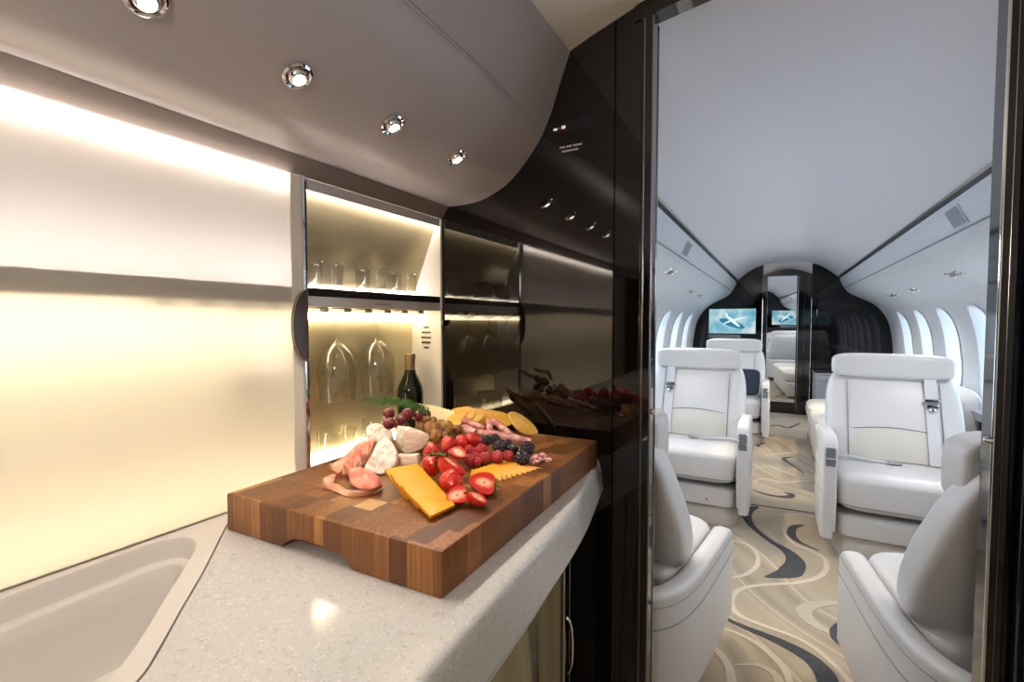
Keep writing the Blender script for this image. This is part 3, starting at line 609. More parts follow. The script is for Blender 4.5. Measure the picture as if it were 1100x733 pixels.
# tumblers, wine glasses, bottle
def tumbler(loc, r, h, label):
    o = one(lathe([(0, 0), (r*.86, 0), (r*.9, .002), (r*.97, h*.5), (r, h), (r-.0012, h+.0006), (r-.0022, h), (r*.97-.003, h*.5), (r*.86, .008), (0, .007)], 36), 'tumbler', 'glass', loc=loc, angle=50); return tag(o, label, 'glass', 'tumblers in the lit cabinet')
for y, lab in ((.745, 'clear tumbler on the upper shelf, at its left end by the panel'), (.885, 'clear tumbler on the upper shelf, middle of the three'), (1.0, 'clear tumbler on the upper shelf, next to the white side wall')): tumbler((-.8865, y, 1.2715), .040, .0575, lab)
for y, lab in ((.785, 'clear tumbler at cabinet foot, behind the folded ham'), (.925, 'clear tumbler at cabinet foot, behind the grapes')): tumbler((-.904, y, .8637), .046, .082, lab)
def wine_glass(loc, label, first=[]):
    prof = [(0, .0), (.034, .0), (.035, .0015), (.02, .004), (.006, .008), (.0038, .014), (.0036, .06), (.006, .068), (.02, .078), (.034, .094), (.043, .118), (.045, .138), (.0425, .168), (.0385, .205), (.0378, .2055), (.0375, .204), (.0415, .168), (.044, .138), (.042, .118), (.033, .096), (.019, .081), (.005, .072), (0, .071)]
    if not first:
        o = one(lathe([(r, -z) for r, z in prof], 40), 'wine_glass', 'glass', loc=loc, angle=60); first.append(o)
    else:
        o = first[0].copy(); C.objects.link(o); o.location = loc
    return tag(o, label, 'wine glass', 'wine glasses hanging in the lit cabinet')
wine_glass((-.905, .79, 1.2195), 'wine glass hanging upside down beside the chrome panel edge')
wine_glass((-.905, .92, 1.2195), 'wine glass hanging upside down just left of the bottle')
wine_glass((-.905, .66, 1.2195), 'wine glass just behind the panel edge, third one in the bulkhead reflection'); wine_glass((-.905, .54, 1.2195), 'wine glass behind the frosted panel, last one in the bulkhead reflection')
bt = thing('wine_bottle', (-.912, 1.055, .8637), 'dark wine bottle with gold neck foil in the lit cabinet', 'bottle')
one(lathe([(0, 0), (.034, 0), (.0365, .004), (.0365, .135), (.034, .152), (.026, .170), (.0175, .186), (.0145, .20), (.0142, .212), (0, .212)], 36), 'body', 'wine', bt, angle=60)
one(lathe([(.0146, .192), (.0146, .228), (.0158, .230), (.0158, .240), (.0148, .244), (0, .2445)], 28), 'neck_foil', 'foil', bt)

# ---------------------------------------------------------------- worktop
qz = mat('speckled_quartz', (.5, .48, .46), .10, spec=.5); t = NT(qz); mp = t.coord()
v1 = t.add('ShaderNodeTexVoronoi'); v1.inputs['Scale'].default_value = 430; t.link(mp, 'Vector', v1, 'Vector')
w1 = t.ramp([(0, (.36, .33, .31)), (.07, (.50, .48, .46)), (.20, (.60, .595, .59)), (.8, (.63, .625, .62)), (.93, (.76, .75, .745)), (1, (.82, .815, .81))]); t.link(v1, 'Color', w1, 'Fac')
n2 = t.add('ShaderNodeTexNoise'); n2.inputs['Scale'].default_value = 90; n2.inputs['Detail'].default_value = 3; t.link(mp, 'Vector', n2, 'Vector')
r2 = t.ramp([(.30, (.62, .60, .58)), (.42, (1, 1, 1))]); t.link(n2, 'Fac', r2, 'Fac')
mx = t.add('ShaderNodeMix', data_type='RGBA', blend_type='MULTIPLY'); mx.inputs['Factor'].default_value = .35; t.link(w1, 'Color', mx, 'A'); t.link(r2, 'Color', mx, 'B'); t.l.new(mx.outputs['Result'], t.b.inputs['Base Color']); M['quartz'] = qz
front = spline([(-.386, YB-.002, 0), (-.362, 1.0, 0), (-.339, .875, 0), (-.320, .711, 0), (-.305, .489, 0), (-.288, .2, 0), (-.276, -.2, 0), (-.27, -1.2, 0)], 4)
seam = spline([(-.465, -1.2, 0), (-.465, -.2, 0), (-.472, .05, 0), (-.490, .15, 0), (-.520, .214, 0), (-.553, .249, 0), (-.609, .299, 0), (-.678, .362, 0), (-.78, .449, 0), (WX+.0005, .508, 0)], 4)
nf = len(front)
def ring(dx, z, dxb=0): return [Vector((p.x+dx, p.y, z)) for p in front] + [Vector((p.x, p.y, z)) for p in seam] + [Vector((WX+.0005, YB-.002, z))]
wt = one(loft([ring(-.03, .70), ring(-.03, .786), ring(.019, .786), ring(.0205, .790), ring(.0125, .843), ring(.0085, .8545), ring(.004, .859), ring(-.002, CT)]), 'worktop', 'quartz', angle=50)
tag(wt, 'speckled pale grey quartz galley worktop with rounded front edge', 'worktop')
# sink unit
M['sink'] = mat('sink_composite', (.70, .67, .645), .33)
outer = [Vector((WX+.0005, -1.2, CT-.0005)), Vector((-.469, -1.2, CT-.0005))] + [Vector((p.x-.0032, p.y-.0012, CT-.0005)) for p in seam[1:-1]] + [Vector((WX+.0005, .503, CT-.0005))]
bl = resample(spline([(-.827, .15, 0), (-.833, .30, 0), (-.834, .372, 0), (-.812, .405, 0), (-.772, .400, 0), (-.722, .362, 0), (-.65, .299, 0), (-.586, .243, 0), (-.547, .198, 0), (-.524, .13, 0), (-.518, .0, 0), (-.518, -.32, 0), (-.55, -.42, 0), (-.68, -.44, 0), (-.79, -.42, 0), (-.825, -.32, 0), (-.826, 0, 0)], 6, True), 110, True)
nb = len(bl); nrm = []
for i in range(nb):
    d = (bl[(i+1) % nb]-bl[i-1]).normalized(); nrm.append(Vector((d.y, -d.x, 0)))
cen = sum(bl, Vector())/nb
if nrm[0].dot(cen-bl[0]) < 0: nrm = [-q for q in nrm]
for _ in range(12): nrm = [(nrm[i-1]+nrm[i]*2+nrm[(i+1) % nb]).normalized() for i in range(nb)]
bm = bmesh.new(); ov_ = [bm.verts.new(p) for p in outer]; bv = [bm.verts.new(Vector((p.x, p.y, CT-.0005))) for p in bl]
ed = [bm.edges.new((a[i], a[(i+1) % len(a)])) for a in (ov_, bv) for i in range(len(a))]
bmesh.ops.triangle_fill(bm, edges=ed, use_beauty=True)
prev = bv
for ins, z in ((.0015, .8575), (.003, .851), (.005, .838), (.007, .8305), (.010, .829), (.016, .8285), (.020, .825), (.026, .80), (.034, .745), (.046, .722), (.07, .714)):
    cur = [bm.verts.new(Vector((p.x, p.y, z)) + q*ins) for p, q in zip(bl, nrm)]
    for i in range(nb): bm.faces.new((prev[i], prev[(i+1) % nb], cur[(i+1) % nb], cur[i]))
    prev = cur
bm.faces.new(prev); lo = [bm.verts.new(Vector((p.x, p.y, .70))) for p in outer]
for i in range(len(outer)): bm.faces.new((ov_[i], ov_[(i+1) % len(outer)], lo[(i+1) % len(outer)], lo[i]))
sk = one(bm_out(bm), 'sink', 'sink', angle=40); tag(sk, 'beige composite sink with diagonal bowl at the near end of the worktop', 'sink')
# base cabinet below the worktop
bc = thing('base_cabinet', (-.62, .0, 0), 'black galley base cabinet with polished bronze door below the worktop', 'cabinet')
one(box(-.229, .205, -1.2, YB-.002, .02, .699, .002), 'body', 'black_gloss', bc)
dr = one(box(.206, .222, .30, .945, .05, .69, .004), 'door', 'olive_swirl', bc)
one(box(.2065, .226, .952, .962, .05, .69, .002), 'edge_strip', 'chrome', bc); one(box(.2065, .225, .985, .989, .05, .69, .001), 'edge_strip', 'chrome', bc)
one(tube(spline([(.205, .985, .535), (.222, .985, .53), (.229, .985, .51), (.231, .985, .47), (.229, .985, .43), (.222, .985, .41), (.205, .985, .405)], 5), .0038, 10), 'handle', 'chrome', bc)
# signs on the dark bulkhead
sg = thing('indicator_panel', (-.452, YB, 1.682), 'slim black indicator panel with red and white lights on the bulkhead', 'panel')
M['frame_grey'] = mat('dim_grey_edge', (.035, .035, .04), .3); M['ind_white'] = emission('indicator_white', (.9, .9, .9), .7); M['ind_red'] = emission('indicator_red', (.5, .02, .02), .5)
one(box(-.062, .062, -.002, 0, -.011, .011, .001), 'plate', 'black', sg)
fr = MB(); fr.add(box(-.062, .062, -.0026, -.001, .010, .011)); fr.add(box(-.062, .062, -.0026, -.001, -.011, -.010)); fr.add(box(-.062, -.061, -.0026, -.001, -.010, .010)); fr.add(box(.061, .062, -.0026, -.001, -.010, .010)); fr.build('rim', 'frame_grey', sg)
iw = MB(); iw.add(box(-.050, -.040, -.003, -.002, -.004, .001)); iw.add(box(-.028, -.018, -.003, -.002, -.003, .004)); iw.build('indicator_light', 'ind_white', sg); one(box(-.0385, -.0295, -.003, -.002, -.003, .002), 'indicator_light', 'ind_red', sg)
pl = MB()
for row, x0, ws in ((0, -.034, (.006, .004, .005, .0, .006, .005, .004, 0, .005, .006, .004, .005, .004)), (1, -.028, (.005, .006, .004, .005, .006, .004, .005, .004, .005))):
    x = x0
    for w in ws: 
        if w: pl.add(box(x, x+w*.8, -.0006, 0, -.0105*row+.002, -.0105*row+.0065))
        x += max(w, .003)
o = pl.build('placard_lettering', mat('placard_white', (.5, .5, .5), .5), loc=(-.452, YB, 1.63)); tag(o, 'two small lines of white lettering on the bulkhead below the indicator panel', 'lettering')
# ---------------------------------------------------------------- cutting board
wd = mat('end_grain_wood', (.2, .1, .05), .42, spec=.4); t = NT(wd); tc = t.add('ShaderNodeTexCoord'); sx = t.add('ShaderNodeSeparateXYZ'); t.link(tc, 'Object', sx, 'Vector')
def mth(op, a, b=None, c=None):
    n = t.add('ShaderNodeMath', operation=op)
    for i, q in enumerate((a, b, c)):
        if q is None: continue
        if isinstance(q, (int, float)): n.inputs[i].default_value = q
        else: t.l.new(q, n.inputs[i])
    return n.outputs[0]
def wn(x, y, dim='2D'):
    cb = t.add('ShaderNodeCombineXYZ'); t.l.new(x, cb.inputs[0]); t.l.new(y, cb.inputs[1]); w = t.add('ShaderNodeTexWhiteNoise'); w.noise_dimensions = '3D'; t.link(cb, 0, w, 'Vector'); return w.outputs['Value']
wob = t.add('ShaderNodeTexNoise'); wob.noise_dimensions = '1D'; wob.inputs['Scale'].default_value = 19; t.l.new(sx.outputs['Y'], wob.inputs['W'])
wobx = t.add('ShaderNodeTexNoise'); wobx.noise_dimensions = '1D'; wobx.inputs['Scale'].default_value = 23; t.l.new(sx.outputs['X'], wobx.inputs['W'])
row = mth('FLOOR', mth('DIVIDE', mth('ADD', sx.outputs['Y'], mth('MULTIPLY', wob.outputs['Fac'], .055)), .041))
ro = mth('MULTIPLY', wn(row, mth('ADD', row, 3.3)), .1)
col = mth('FLOOR', mth('DIVIDE', mth('ADD', mth('ADD', sx.outputs['X'], mth('MULTIPLY', wobx.outputs['Fac'], .06)), ro), .029))
rnd = mth('FRACT', mth('ADD', mth('ADD', mth('MULTIPLY', col, .618), mth('MULTIPLY', row, .37)), mth('MULTIPLY', wn(col, row), .14)))
rp = t.ramp([(0, (.125, .047, .016)), (.16, (.205, .080, .024)), (.32, (.27, .110, .034)), (.46, (.16, .060, .019)), (.60, (.33, .140, .043)), (.74, (.22, .088, .027)), (.88, (.39, .178, .058)), (.965, (.55, .30, .11))], 'CONSTANT'); t.l.new(rnd, rp.inputs['Fac'])
mp = t.add('ShaderNodeMapping'); mp.inputs['Scale'].default_value = (260, 260, 6); t.link(tc, 'Object', mp, 'Vector'); gn = t.add('ShaderNodeTexNoise'); gn.inputs['Scale'].default_value = 1; gn.inputs['Detail'].default_value = 5; t.link(mp, 'Vector', gn, 'Vector')
rg = t.ramp([(.3, (.62, .60, .58)), (.7, (1.18, 1.16, 1.12))]); t.link(gn, 'Fac', rg, 'Fac')
mx = t.add('ShaderNodeMix', data_type='RGBA', blend_type='MULTIPLY'); mx.inputs['Factor'].default_value = 1; t.link(rp, 'Color', mx, 'A'); t.link(rg, 'Color', mx, 'B'); t.l.new(mx.outputs['Result'], t.b.inputs['Base Color'])
t.bump(gn, 'Fac', .15, .0006); M['wood'] = wd
BT = CT+.0603
bd = one(box(-.428, 0, 0, .6166, 0, .0600, .0025), 'cutting_board', 'wood', loc=(-.3512, .4611, CT+.0003), rot=(0, 0, .0219))
ap = [(-.297, -.002), (-.288, .008), (-.272, .0175), (-.25, .0215), (-.19, .0215), (-.17, .0165), (-.155, .007), (-.147, -.002)]
cut(bd, prism_y(ap, -.02, .028)); tag(bd, 'thick end-grain wooden cutting board holding the fruit and cheese', 'cutting board')
# ================================================================== FOOD ON THE BOARD
RR = Vector((math.cos(TH), math.sin(TH), 0)); AA = Vector((-math.sin(TH), math.cos(TH), 0)); ZZ = Vector((0, 0, 1))
def nv(r, a, z): return (RR*r + AA*a + ZZ*z).normalized()
def zoomA(x, y): return 340+x/6.107, 420+y/6.107
def zoomB(x, y): return 430+x/5.641, 430+y/5.641
def zoomC(x, y): return 400+x/6.875, 470+y/6.875
def plane_pts(pts, anchor, n):
    P0 = H(*anchor); out = []; o = Vector((0, 0, CAMZ))
    for u, v in pts:
        d = _ray(u, v); out.append(o + d*((P0-o).dot(n)/d.dot(n)))
    return out
def slab(name, mats, pts, anchor, n, ext, label, cat, group=None, smooth=0, bev=.0008):
    P = plane_pts(pts, anchor, n)
    if smooth: P = spline(P, smooth, True)
    Q = [p+ext for p in P]; c = sum(P+Q, Vector())/(2*len(P)); m = len(P)
    bm = bmesh.new(); vs = [bm.verts.new(p-c) for p in P+Q]
    bm.faces.new(vs[:m]); bm.faces.new(vs[m:][::-1])
    for i in range(m): f = bm.faces.new((vs[i], vs[i+m], vs[(i+1) % m+m], vs[(i+1) % m])); f.material_index = 1 if len(mats) > 1 else 0
    bmesh.ops.recalc_face_normals(bm, faces=bm.faces)
    if bev: bmesh.ops.bevel(bm, geom=[e for e in bm.edges if len(e.link_faces) == 2 and e.calc_face_angle(0) > .6], offset=bev, segments=2, profile=.5, affect='EDGES')
    me = bpy.data.meshes.new(name); bm.to_mesh(me); bm.free()
    for q in mats: me.materials.append(M[q])
    for p in me.polygons: p.use_smooth = True
    me.set_sharp_from_angle(angle=math.radians(40)); o = bpy.data.objects.new(name, me); C.objects.link(o); o.location = c
    return tag(o, label, cat, group)
def straw_mat():
    m = mat('strawberry_red', (.55, .015, .012), .22, coat=.4, spec=.5); t = NT(m); mp = t.coord(); v = t.add('ShaderNodeTexVoronoi'); v.inputs['Scale'].default_value = 210; t.link(mp, 'Vector', v, 'Vector')
    r = t.ramp([(0, (.75, .42, .08)), (.16, (.62, .10, .03)), (.26, (.56, .014, .012)), (1, (.62, .02, .014))]); t.link(v, 'Distance', r, 'Fac'); t.link(r, 'Color', t.b, 'Base Color'); t.bump(v, 'Distance', .5, .0012); return m
M['straw'] = straw_mat()
cutm = mat('strawberry_cut', (.8, .25, .15), .25, coat=.3); t = NT(cutm); tc = t.add('ShaderNodeTexCoord'); mp = t.add('ShaderNodeMapping'); mp.inputs['Scale'].default_value = (70, 0, 42); mp.inputs['Location'].default_value = (0, 0, -.75); t.link(tc, 'Object', mp, 'Vector')
ln = t.add('ShaderNodeVectorMath', operation='LENGTH'); t.link(mp, 'Vector', ln, 0); nz_ = t.add('ShaderNodeTexNoise'); nz_.inputs['Scale'].default_value = 160; t.link(tc, 'Object', nz_, 'Vector')
ad = t.add('ShaderNodeMath', operation='MULTIPLY_ADD'); ad.inputs[1].default_value = .35; t.link(nz_, 'Fac', ad, 0); t.link(ln, 'Value', ad, 2)
r = t.ramp([(.22, (.66, .20, .10)), (.40, (.90, .60, .42)), (.68, (.82, .26, .14)), (.85, (.68, .06, .035)), (1, (.62, .03, .02))]); t.link(ad, 0, r, 'Fac'); t.link(r, 'Color', t.b, 'Base Color'); M['straw_cut'] = cutm
M['rasp'] = noisy('raspberry_red', (.36, .012, .02), (.52, .03, .035), 90, .38, coat=.1)
M['black_berry'] = mat('blackberry', (.012, .008, .016), .18, coat=.5)
M['grape'] = noisy('red_grape', (.10, .012, .022), (.30, .045, .05), 45, .22, coat=.2)
M['cheddar'] = noisy('cheddar_orange', (.84, .35, .008), (.89, .41, .02), 40, .38, spec=.45)
M['cheddar_edge'] = mat('cheddar_edge', (.74, .26, .006), .4)
M['rind'] = noisy('white_rind', (.62, .52, .36), (.86, .82, .72), 75, .7, .5, 120, lo=.36, hi=.52)
M['brie'] = noisy('brie_paste', (.80, .62, .36), (.84, .70, .46), 50, .5)
M['pinkcheese'] = noisy('pale_pink_cheese', (.70, .47, .36), (.82, .64, .52), 40, .5, stretch=(1, 1, 5))
M['palecheese'] = noisy('pale_yellow_cheese', (.86, .72, .38), (.90, .79, .48), 30, .45)
M['pale_edge'] = mat('pale_cheese_edge', (.90, .84, .64), .45)
M['gold'] = noisy('golden_slice', (.76, .37, .03), (.86, .50, .08), 55, .5, .3, 90)
M['gold_pale'] = noisy('golden_slice_face', (.82, .54, .16), (.74, .40, .05), 70, .6, .4, 120)
M['fig'] = noisy('dried_fig_brown', (.16, .065, .02), (.42, .20, .055), 55, .45, .7, 90, coat=.15)
M['salami'] = noisy('salami_pink', (.50, .13, .13), (.78, .47, .42), 55, .4, stretch=(1, 1, 1), lo=.42, hi=.62)
M['salami_dark'] = noisy('salami_marbled', (.34, .06, .075), (.74, .48, .45), 130, .38, lo=.45, hi=.60)
M['ham'] = noisy('cured_ham', (.78, .30, .17), (.88, .55, .37), 22, .36, stretch=(1, 1, 3), lo=.40, hi=.62)
M['ham_red'] = noisy('cured_ham_red', (.72, .20, .14), (.84, .44, .32), 25, .36, stretch=(1, 2, 1), lo=.45, hi=.65)

# --- strawberries: axis along local +Z, calyx at 0, tip at L
SP = [(0, .03), (.45, .0), (.78, .06), (.96, .18), (1.0, .32), (.95, .48), (.82, .66), (.60, .83), (.34, .95), (.12, .995), (0, 1)]
def strawberry(u, v, z, axis, r, L, label, half=None, leaf=True, n=28):
    p = H(u, v, BT+z); ax = axis.normalized(); Zl = ax; ref = half if half is not None else ZZ
    Yl = (ref - Zl*ref.dot(Zl)).normalized(); Xl = Yl.cross(Zl)
    s = thing('strawberry', (0, 0, 0), label, 'strawberry', 'strawberries on the board'); m = Matrix((Xl, Yl, Zl)).transposed().to_4x4(); m.translation = p - Zl*L*.45; s.matrix_world = m
    V, F = lathe([(a*r, b*L) for a, b in SP], n); V = [(x*(1+.05*math.sin(3*y/r)), y, zz) for x, y, zz in V]
    bm = bmesh.new(); vs = [bm.verts.new(q) for q in V]
    for f in F: bm.faces.new([vs[i] for i in f])
    if half is not None:
        g = bmesh.ops.bisect_plane(bm, geom=bm.verts[:]+bm.edges[:]+bm.faces[:], plane_co=(0, r*.05, 0), plane_no=(0, 1, 0), clear_outer=True)
        ed = [e for e in bm.edges if e.is_boundary]; r_ = bmesh.ops.holes_fill(bm, edges=ed); 
        for f in r_['faces']: f.material_index = 1
    me = bpy.data.meshes.new('flesh'); bmesh.ops.recalc_face_normals(bm, faces=bm.faces); bm.to_mesh(me); bm.free(); me.materials.append(M['straw']); me.materials.append(M['straw_cut'])
    for q in me.polygons: q.use_smooth = True
    me.set_sharp_from_angle(angle=math.radians(45)); o = bpy.data.objects.new('flesh', me); C.objects.link(o); o.parent = s
    if leaf:
        cb = MB(); nl = 8
        for i in range(nl):
            a = 2*PI*i/nl + .3
            if half is not None and math.sin(a) > .35: continue
            d = Vector((math.cos(a), math.sin(a), 0)); sd = Vector((-math.sin(a), math.cos(a), 0)); l = r*random.uniform(.75, 1.05); w = r*.22; up = Vector((0, 0, -1))
            pts = [(0, .35, 0), (.35, 1, .12), (.7, .75, .10), (1, .08, random.uniform(.05, .45))]
            rings = [[d*(l*f)+sd*(w*k)+up*(l*h-.001), d*(l*f)+up*(l*h+.0006), d*(l*f)-sd*(w*k)+up*(l*h-.001), d*(l*f)+up*(l*h-.0012)] for f, k, h in pts]
            cb.add(loft(rings))
        cb.add(tube([(0, 0, 0), (r*.05, 0, -r*.35), (r*.12, .0, -r*.6)], r*.07, 6)); cb.build('calyx', 'green_leaf', s, angle=60)
    return s
strawberry(*zoomC(445, 205), .030, nv(.10, -.35, -.9), .0175, .036, 'whole strawberry at the left of the heap, green calyx on its upper side')
strawberry(*zoomC(438, 108), .036, nv(-.5, -.15, -.45), .0165, .034, 'strawberry behind the leftmost one, beside the cheese wedge', leaf=False)
strawberry(*zoomC(592, 200), .044, nv(.72, -.55, -.42), .0215, .050, 'long halved strawberry with calyx at its top, lying across the middle of the heap', half=nv(.70, -.15, .65))
strawberry(*zoomC(588, 332), .023, nv(.55, -.70, -.35), .0190, .038, 'large seedy whole strawberry in front of the long halved one', leaf=False)
strawberry(*zoomC(820, 335), .022, nv(-.92, -.10, .22), .0205, .042, 'cut strawberry half facing up, right front of the heap, leaf at its right', half=nv(.15, -.60, .80))
strawberry(*zoomC(635, 425), .018, nv(-.85, -.45, -.15), .0155, .034, 'pale-shouldered strawberry half at the front, touching the cheddar slices', half=nv(.1, -.55, .8))
strawberry(*zoomC(775, 440), .017, nv(.62, -.75, -.22), .0145, .036, 'strawberry quarter with pale cut edge at the very front of the heap', half=nv(.65, -.45, .6))
strawberry(*zoomC(645, 45), .034, nv(-.9, -.1, -.2), .0165, .038, 'whole strawberry on top, left of the blackberries and behind the raspberries', leaf=False)
strawberry(*zoomC(745, 22), .034, nv(.8, .1, -.1), .0150, .036, 'small whole strawberry at the back next to the salami rolls', leaf=False)
strawberry(*zoomC(560, 55), .036, nv(-.3, -.7, -.5), .0155, .034, 'small strawberry with calyx at the back behind the brown figs', )
strawberry(*zoomC(630, 108), .036, nv(.6, -.5, -.3), .0155, .034, 'small cut strawberry half above the raspberries', half=nv(.3, -.5, .8), leaf=False)
strawberry(*zoomC(385, 215), .014, nv(-.6, -.5, -.3), .013, .030, 'low strawberry half tucked between cheddar stack and whole berry', half=nv(.0, .3, 1), leaf=False)
# --- raspberries and blackberries
def drupe_mesh(name, r, L, nd, amp, m):
    bm = bmesh.new(); bmesh.ops.create_icosphere(bm, subdivisions=5, radius=1); ga = PI*(3-math.sqrt(5)); D = []
    for i in range(nd):
        zz = 1-2*(i+.5)/nd; q = math.sqrt(1-zz*zz); D.append(Vector((q*math.cos(ga*i), q*math.sin(ga*i), zz)))
    sc = math.sqrt(4/nd)
    for v in bm.verts:
        n = v.co.normalized(); d = min((n-q).length for q in D)/sc; k = 1-amp+amp*math.sqrt(max(0, 1-min(1, d*.92)**2))*1.0
        taper = 1-.22*max(0, n.z)**2; v.co = Vector((n.x*r*k*taper, n.y*r*k*taper, n.z*L/2*k))
    me = bpy.data.meshes.new(name); bm.to_mesh(me); bm.free(); me.materials.append(m)
    for p in me.polygons: p.use_smooth = True
    return me
rm = drupe_mesh('raspberry', .0108, .0215, 62, .26, M['rasp']); bm_ = drupe_mesh('blackberry', .0118, .0245, 52, .30, M['black_berry'])
def berry(name, me, u, v, z, ax, label, group, s=1):
    o = bpy.data.objects.new(name, me); C.objects.link(o); o.location = H(u, v, BT+z); o.rotation_euler = ax.to_track_quat('Z', 'Y').to_euler(); o.scale = (s, s, s); return tag(o, label, name, group)
for (x, y, z, ax, s, lab) in ((420, 305, .026, nv(.5, -.6, -.2), 1.05, 'raspberry beside the long halved strawberry, upper left of the raspberries'), (440, 318, .022, nv(.4, -.7, .1), 1.0, 'raspberry just right of the upper left raspberry'), (495, 300, .027, nv(.9, -.1, .1), 1.15, 'plump raspberry on top of the heap beside the blackberries'),
        (420, 362, .015, nv(.3, -.8, .2), 1.1, 'raspberry low at the left above the thin cheddar row'), (470, 372, .012, nv(.7, -.5, .2), .85, 'small raspberry peeking over the left end of the thin cheddar row'), (512, 350, .016, nv(.6, -.6, .3), 1.1, 'raspberry behind the thin cheddar row, left of middle'),
        (590, 345, .016, nv(.9, -.3, .1), 1.25, 'big raspberry lying sideways behind the thin cheddar row'), (655, 338, .014, nv(.8, .1, .5), 1.05, 'rightmost raspberry, between cheddar row and blackberries'), (455, 345, .018, nv(0, -.5, .8), .9, 'small raspberry in the middle of the raspberries')):
    berry('raspberry', rm, *zoomB(x, y), z, ax, lab, 'raspberries on the board', s)
for (x, y, z, ax, s, lab) in ((520, 246, .030, nv(-.7, -.3, .3), 1.0, 'blackberry nearest the strawberries, left end of the blackberries'), (572, 235, .030, nv(.3, .3, .8), 1.0, 'blackberry under the long salami roll, back of the blackberries'), (600, 285, .026, nv(.6, -.6, .2), 1.2, 'large blackberry above the big sideways raspberry'),
        (680, 302, .020, nv(.3, -.8, .3), 1.1, 'blackberry in the middle of the right-hand blackberries'), (770, 290, .022, nv(.8, -.2, .3), 1.3, 'large blackberry at the right end of the fruit'), (742, 350, .015, nv(.5, -.8, .1), 1.3, 'front blackberry beside the marbled salami slices'), (650, 270, .024, nv(.1, .5, .7), .95, 'small blackberry between the two blackberry clumps')):
    berry('blackberry', bm_, *zoomB(x, y), z, ax, lab, 'blackberries on the board', s)
# --- grapes
gm = None
for (x, y, z, s, lab) in ((474, 152, .082, 1.05, 'red grape at the upper left of the grape cluster'), (478, 215, .068, 1.05, 'lowest red grape, above the white cheese'), (555, 185, .074, 1.0, 'red grape at the bottom middle of the cluster'), (595, 155, .080, 1.1, 'bright red grape under the rosemary'), (668, 165, .074, .95, 'red grape right of the bright one, by the figs'), (720, 160, .070, .85, 'last red grape on the right, half hidden by figs'),
                          (540, 215, .058, 1.0, 'hidden lower red grape under the cluster')):
    if gm is None:
        o = one(lathe([(0, -.0135), (.004, -.0128), (.0085, -.0098), (.0112, -.005), (.0119, 0), (.0112, .005), (.0085, .0098), (.004, .0128), (0, .0135)], 24), 'grape', 'grape'); subsurf(o); gm = o
    else: o = gm.copy(); C.objects.link(o)
    o.location = H(*zoomA(x, y), BT+z); o.scale = (s, s, s); o.rotation_euler = (random.uniform(0, 2), random.uniform(0, 2), 0); tag(o, lab, 'grape', 'red grapes on the board')
# --- dried figs
def fig_mesh():
    bm = bmesh.new(); bmesh.ops.create_icosphere(bm, subdivisions=4, radius=1)
    for v in bm.verts:
        n = v.co.normalized(); k = 1+.22*noise.noise(n*1.7)+.10*noise.noise(n*4.5+Vector((3, 1, 2)))+.05*noise.noise(n*11); v.co = Vector((n.x*.0125, n.y*.0105, n.z*.0105))*k
    me = bpy.data.meshes.new('dried_fig'); bm.to_mesh(me); bm.free(); me.materials.append(M['fig'])
    for p in me.polygons: p.use_smooth = True
    return me
fg_ = fig_mesh()
for (x, y, z, s, lab) in ((125, 125, .062, 1.0, 'brown dried fig touching the grapes, top left of the figs'), (165, 118, .062, .85, 'small brown dried fig at the top of the figs'), (200, 125, .058, .85, 'dried fig next to the pale cheese fan'), (120, 170, .052, 1.0, 'dried fig above the pink-cut cheese wedge'), (195, 175, .056, 1.35, 'biggest golden-brown dried fig in the middle'), (215, 222, .042, 1.25, 'dried fig hanging lowest over the strawberries'),
                          (285, 172, .050, 1.3, 'dark brown dried fig right of the biggest one'), (255, 150, .052, .95, 'dried fig under the pale cheese fan'), (345, 180, .042, 1.0, 'dried fig beside the red salami roll'), (270, 225, .038, 1.0, 'dried fig behind the small calyx strawberry'), (125, 290, .020, 1.2, 'shaded dried fig low between cheese block and strawberries')):
    o = bpy.data.objects.new('dried_fig', fg_); C.objects.link(o); o.location = H(*zoomB(x, y), BT+z); o.scale = (s, s, s); o.rotation_euler = [random.uniform(0, 6) for _ in range(3)]; tag(o, lab, 'dried fig', 'dried figs on the board')
# --- cheeses
slab('cheese_wedge', ['rind', 'brie'], [zoomA(*q) for q in ((440, 292), (400, 330), (350, 430), (312, 495), (345, 525), (415, 545), (470, 520), (515, 478), (524, 410), (500, 345), (470, 308))], (*zoomA(400, 545), BT+.004), nv(.22, -.62, .75), nv(.15, .75, -.62)*.018, 'flat wedge with mottled white rind face, left of the cheddar stack', 'cheese', 'soft cheese wedges on the board', smooth=4, bev=.003)
slab('cheese_wedge', ['pinkcheese', 'rind'], [zoomA(*q) for q in ((580, 262), (660, 270), (745, 296), (728, 345), (690, 385), (640, 405), (585, 415), (570, 350))], (*zoomA(600, 412), BT+.018), nv(.42, -.85, .30), nv(-.62, .60, .20)*.030, 'thick wedge with pink cut face beside the figs', 'cheese', 'soft cheese wedges on the board', bev=.002)
slab('cheese_wedge', ['rind', 'brie'], [zoomA(*q) for q in ((325, 240), (385, 208), (440, 225), (495, 262), (490, 330), (420, 330), (340, 320))], (*zoomA(400, 320), BT+.030), nv(-.05, -.55, .8), nv(0, .6, -.8)*.030, 'white-rinded wedge at the back left, below the grapes', 'cheese', 'soft cheese wedges on the board', smooth=3, bev=.003)
slab('cheese_wedge', ['pinkcheese', 'rind'], [zoomA(*q) for q in ((525, 424), (660, 424), (668, 488), (520, 494))], (*zoomA(590, 490), BT+.002), nv(.15, -.9, .35), nv(.0, .85, -.1)*.03, 'small pale cheese block directly behind the cheddar stack', 'cheese', 'soft cheese wedges on the board', bev=.002)
Q0 = [(90, 235), (330, 193), (478, 345), (225, 425)]; Q1 = [(285, 428), (468, 353), (614, 495), (427, 585)]
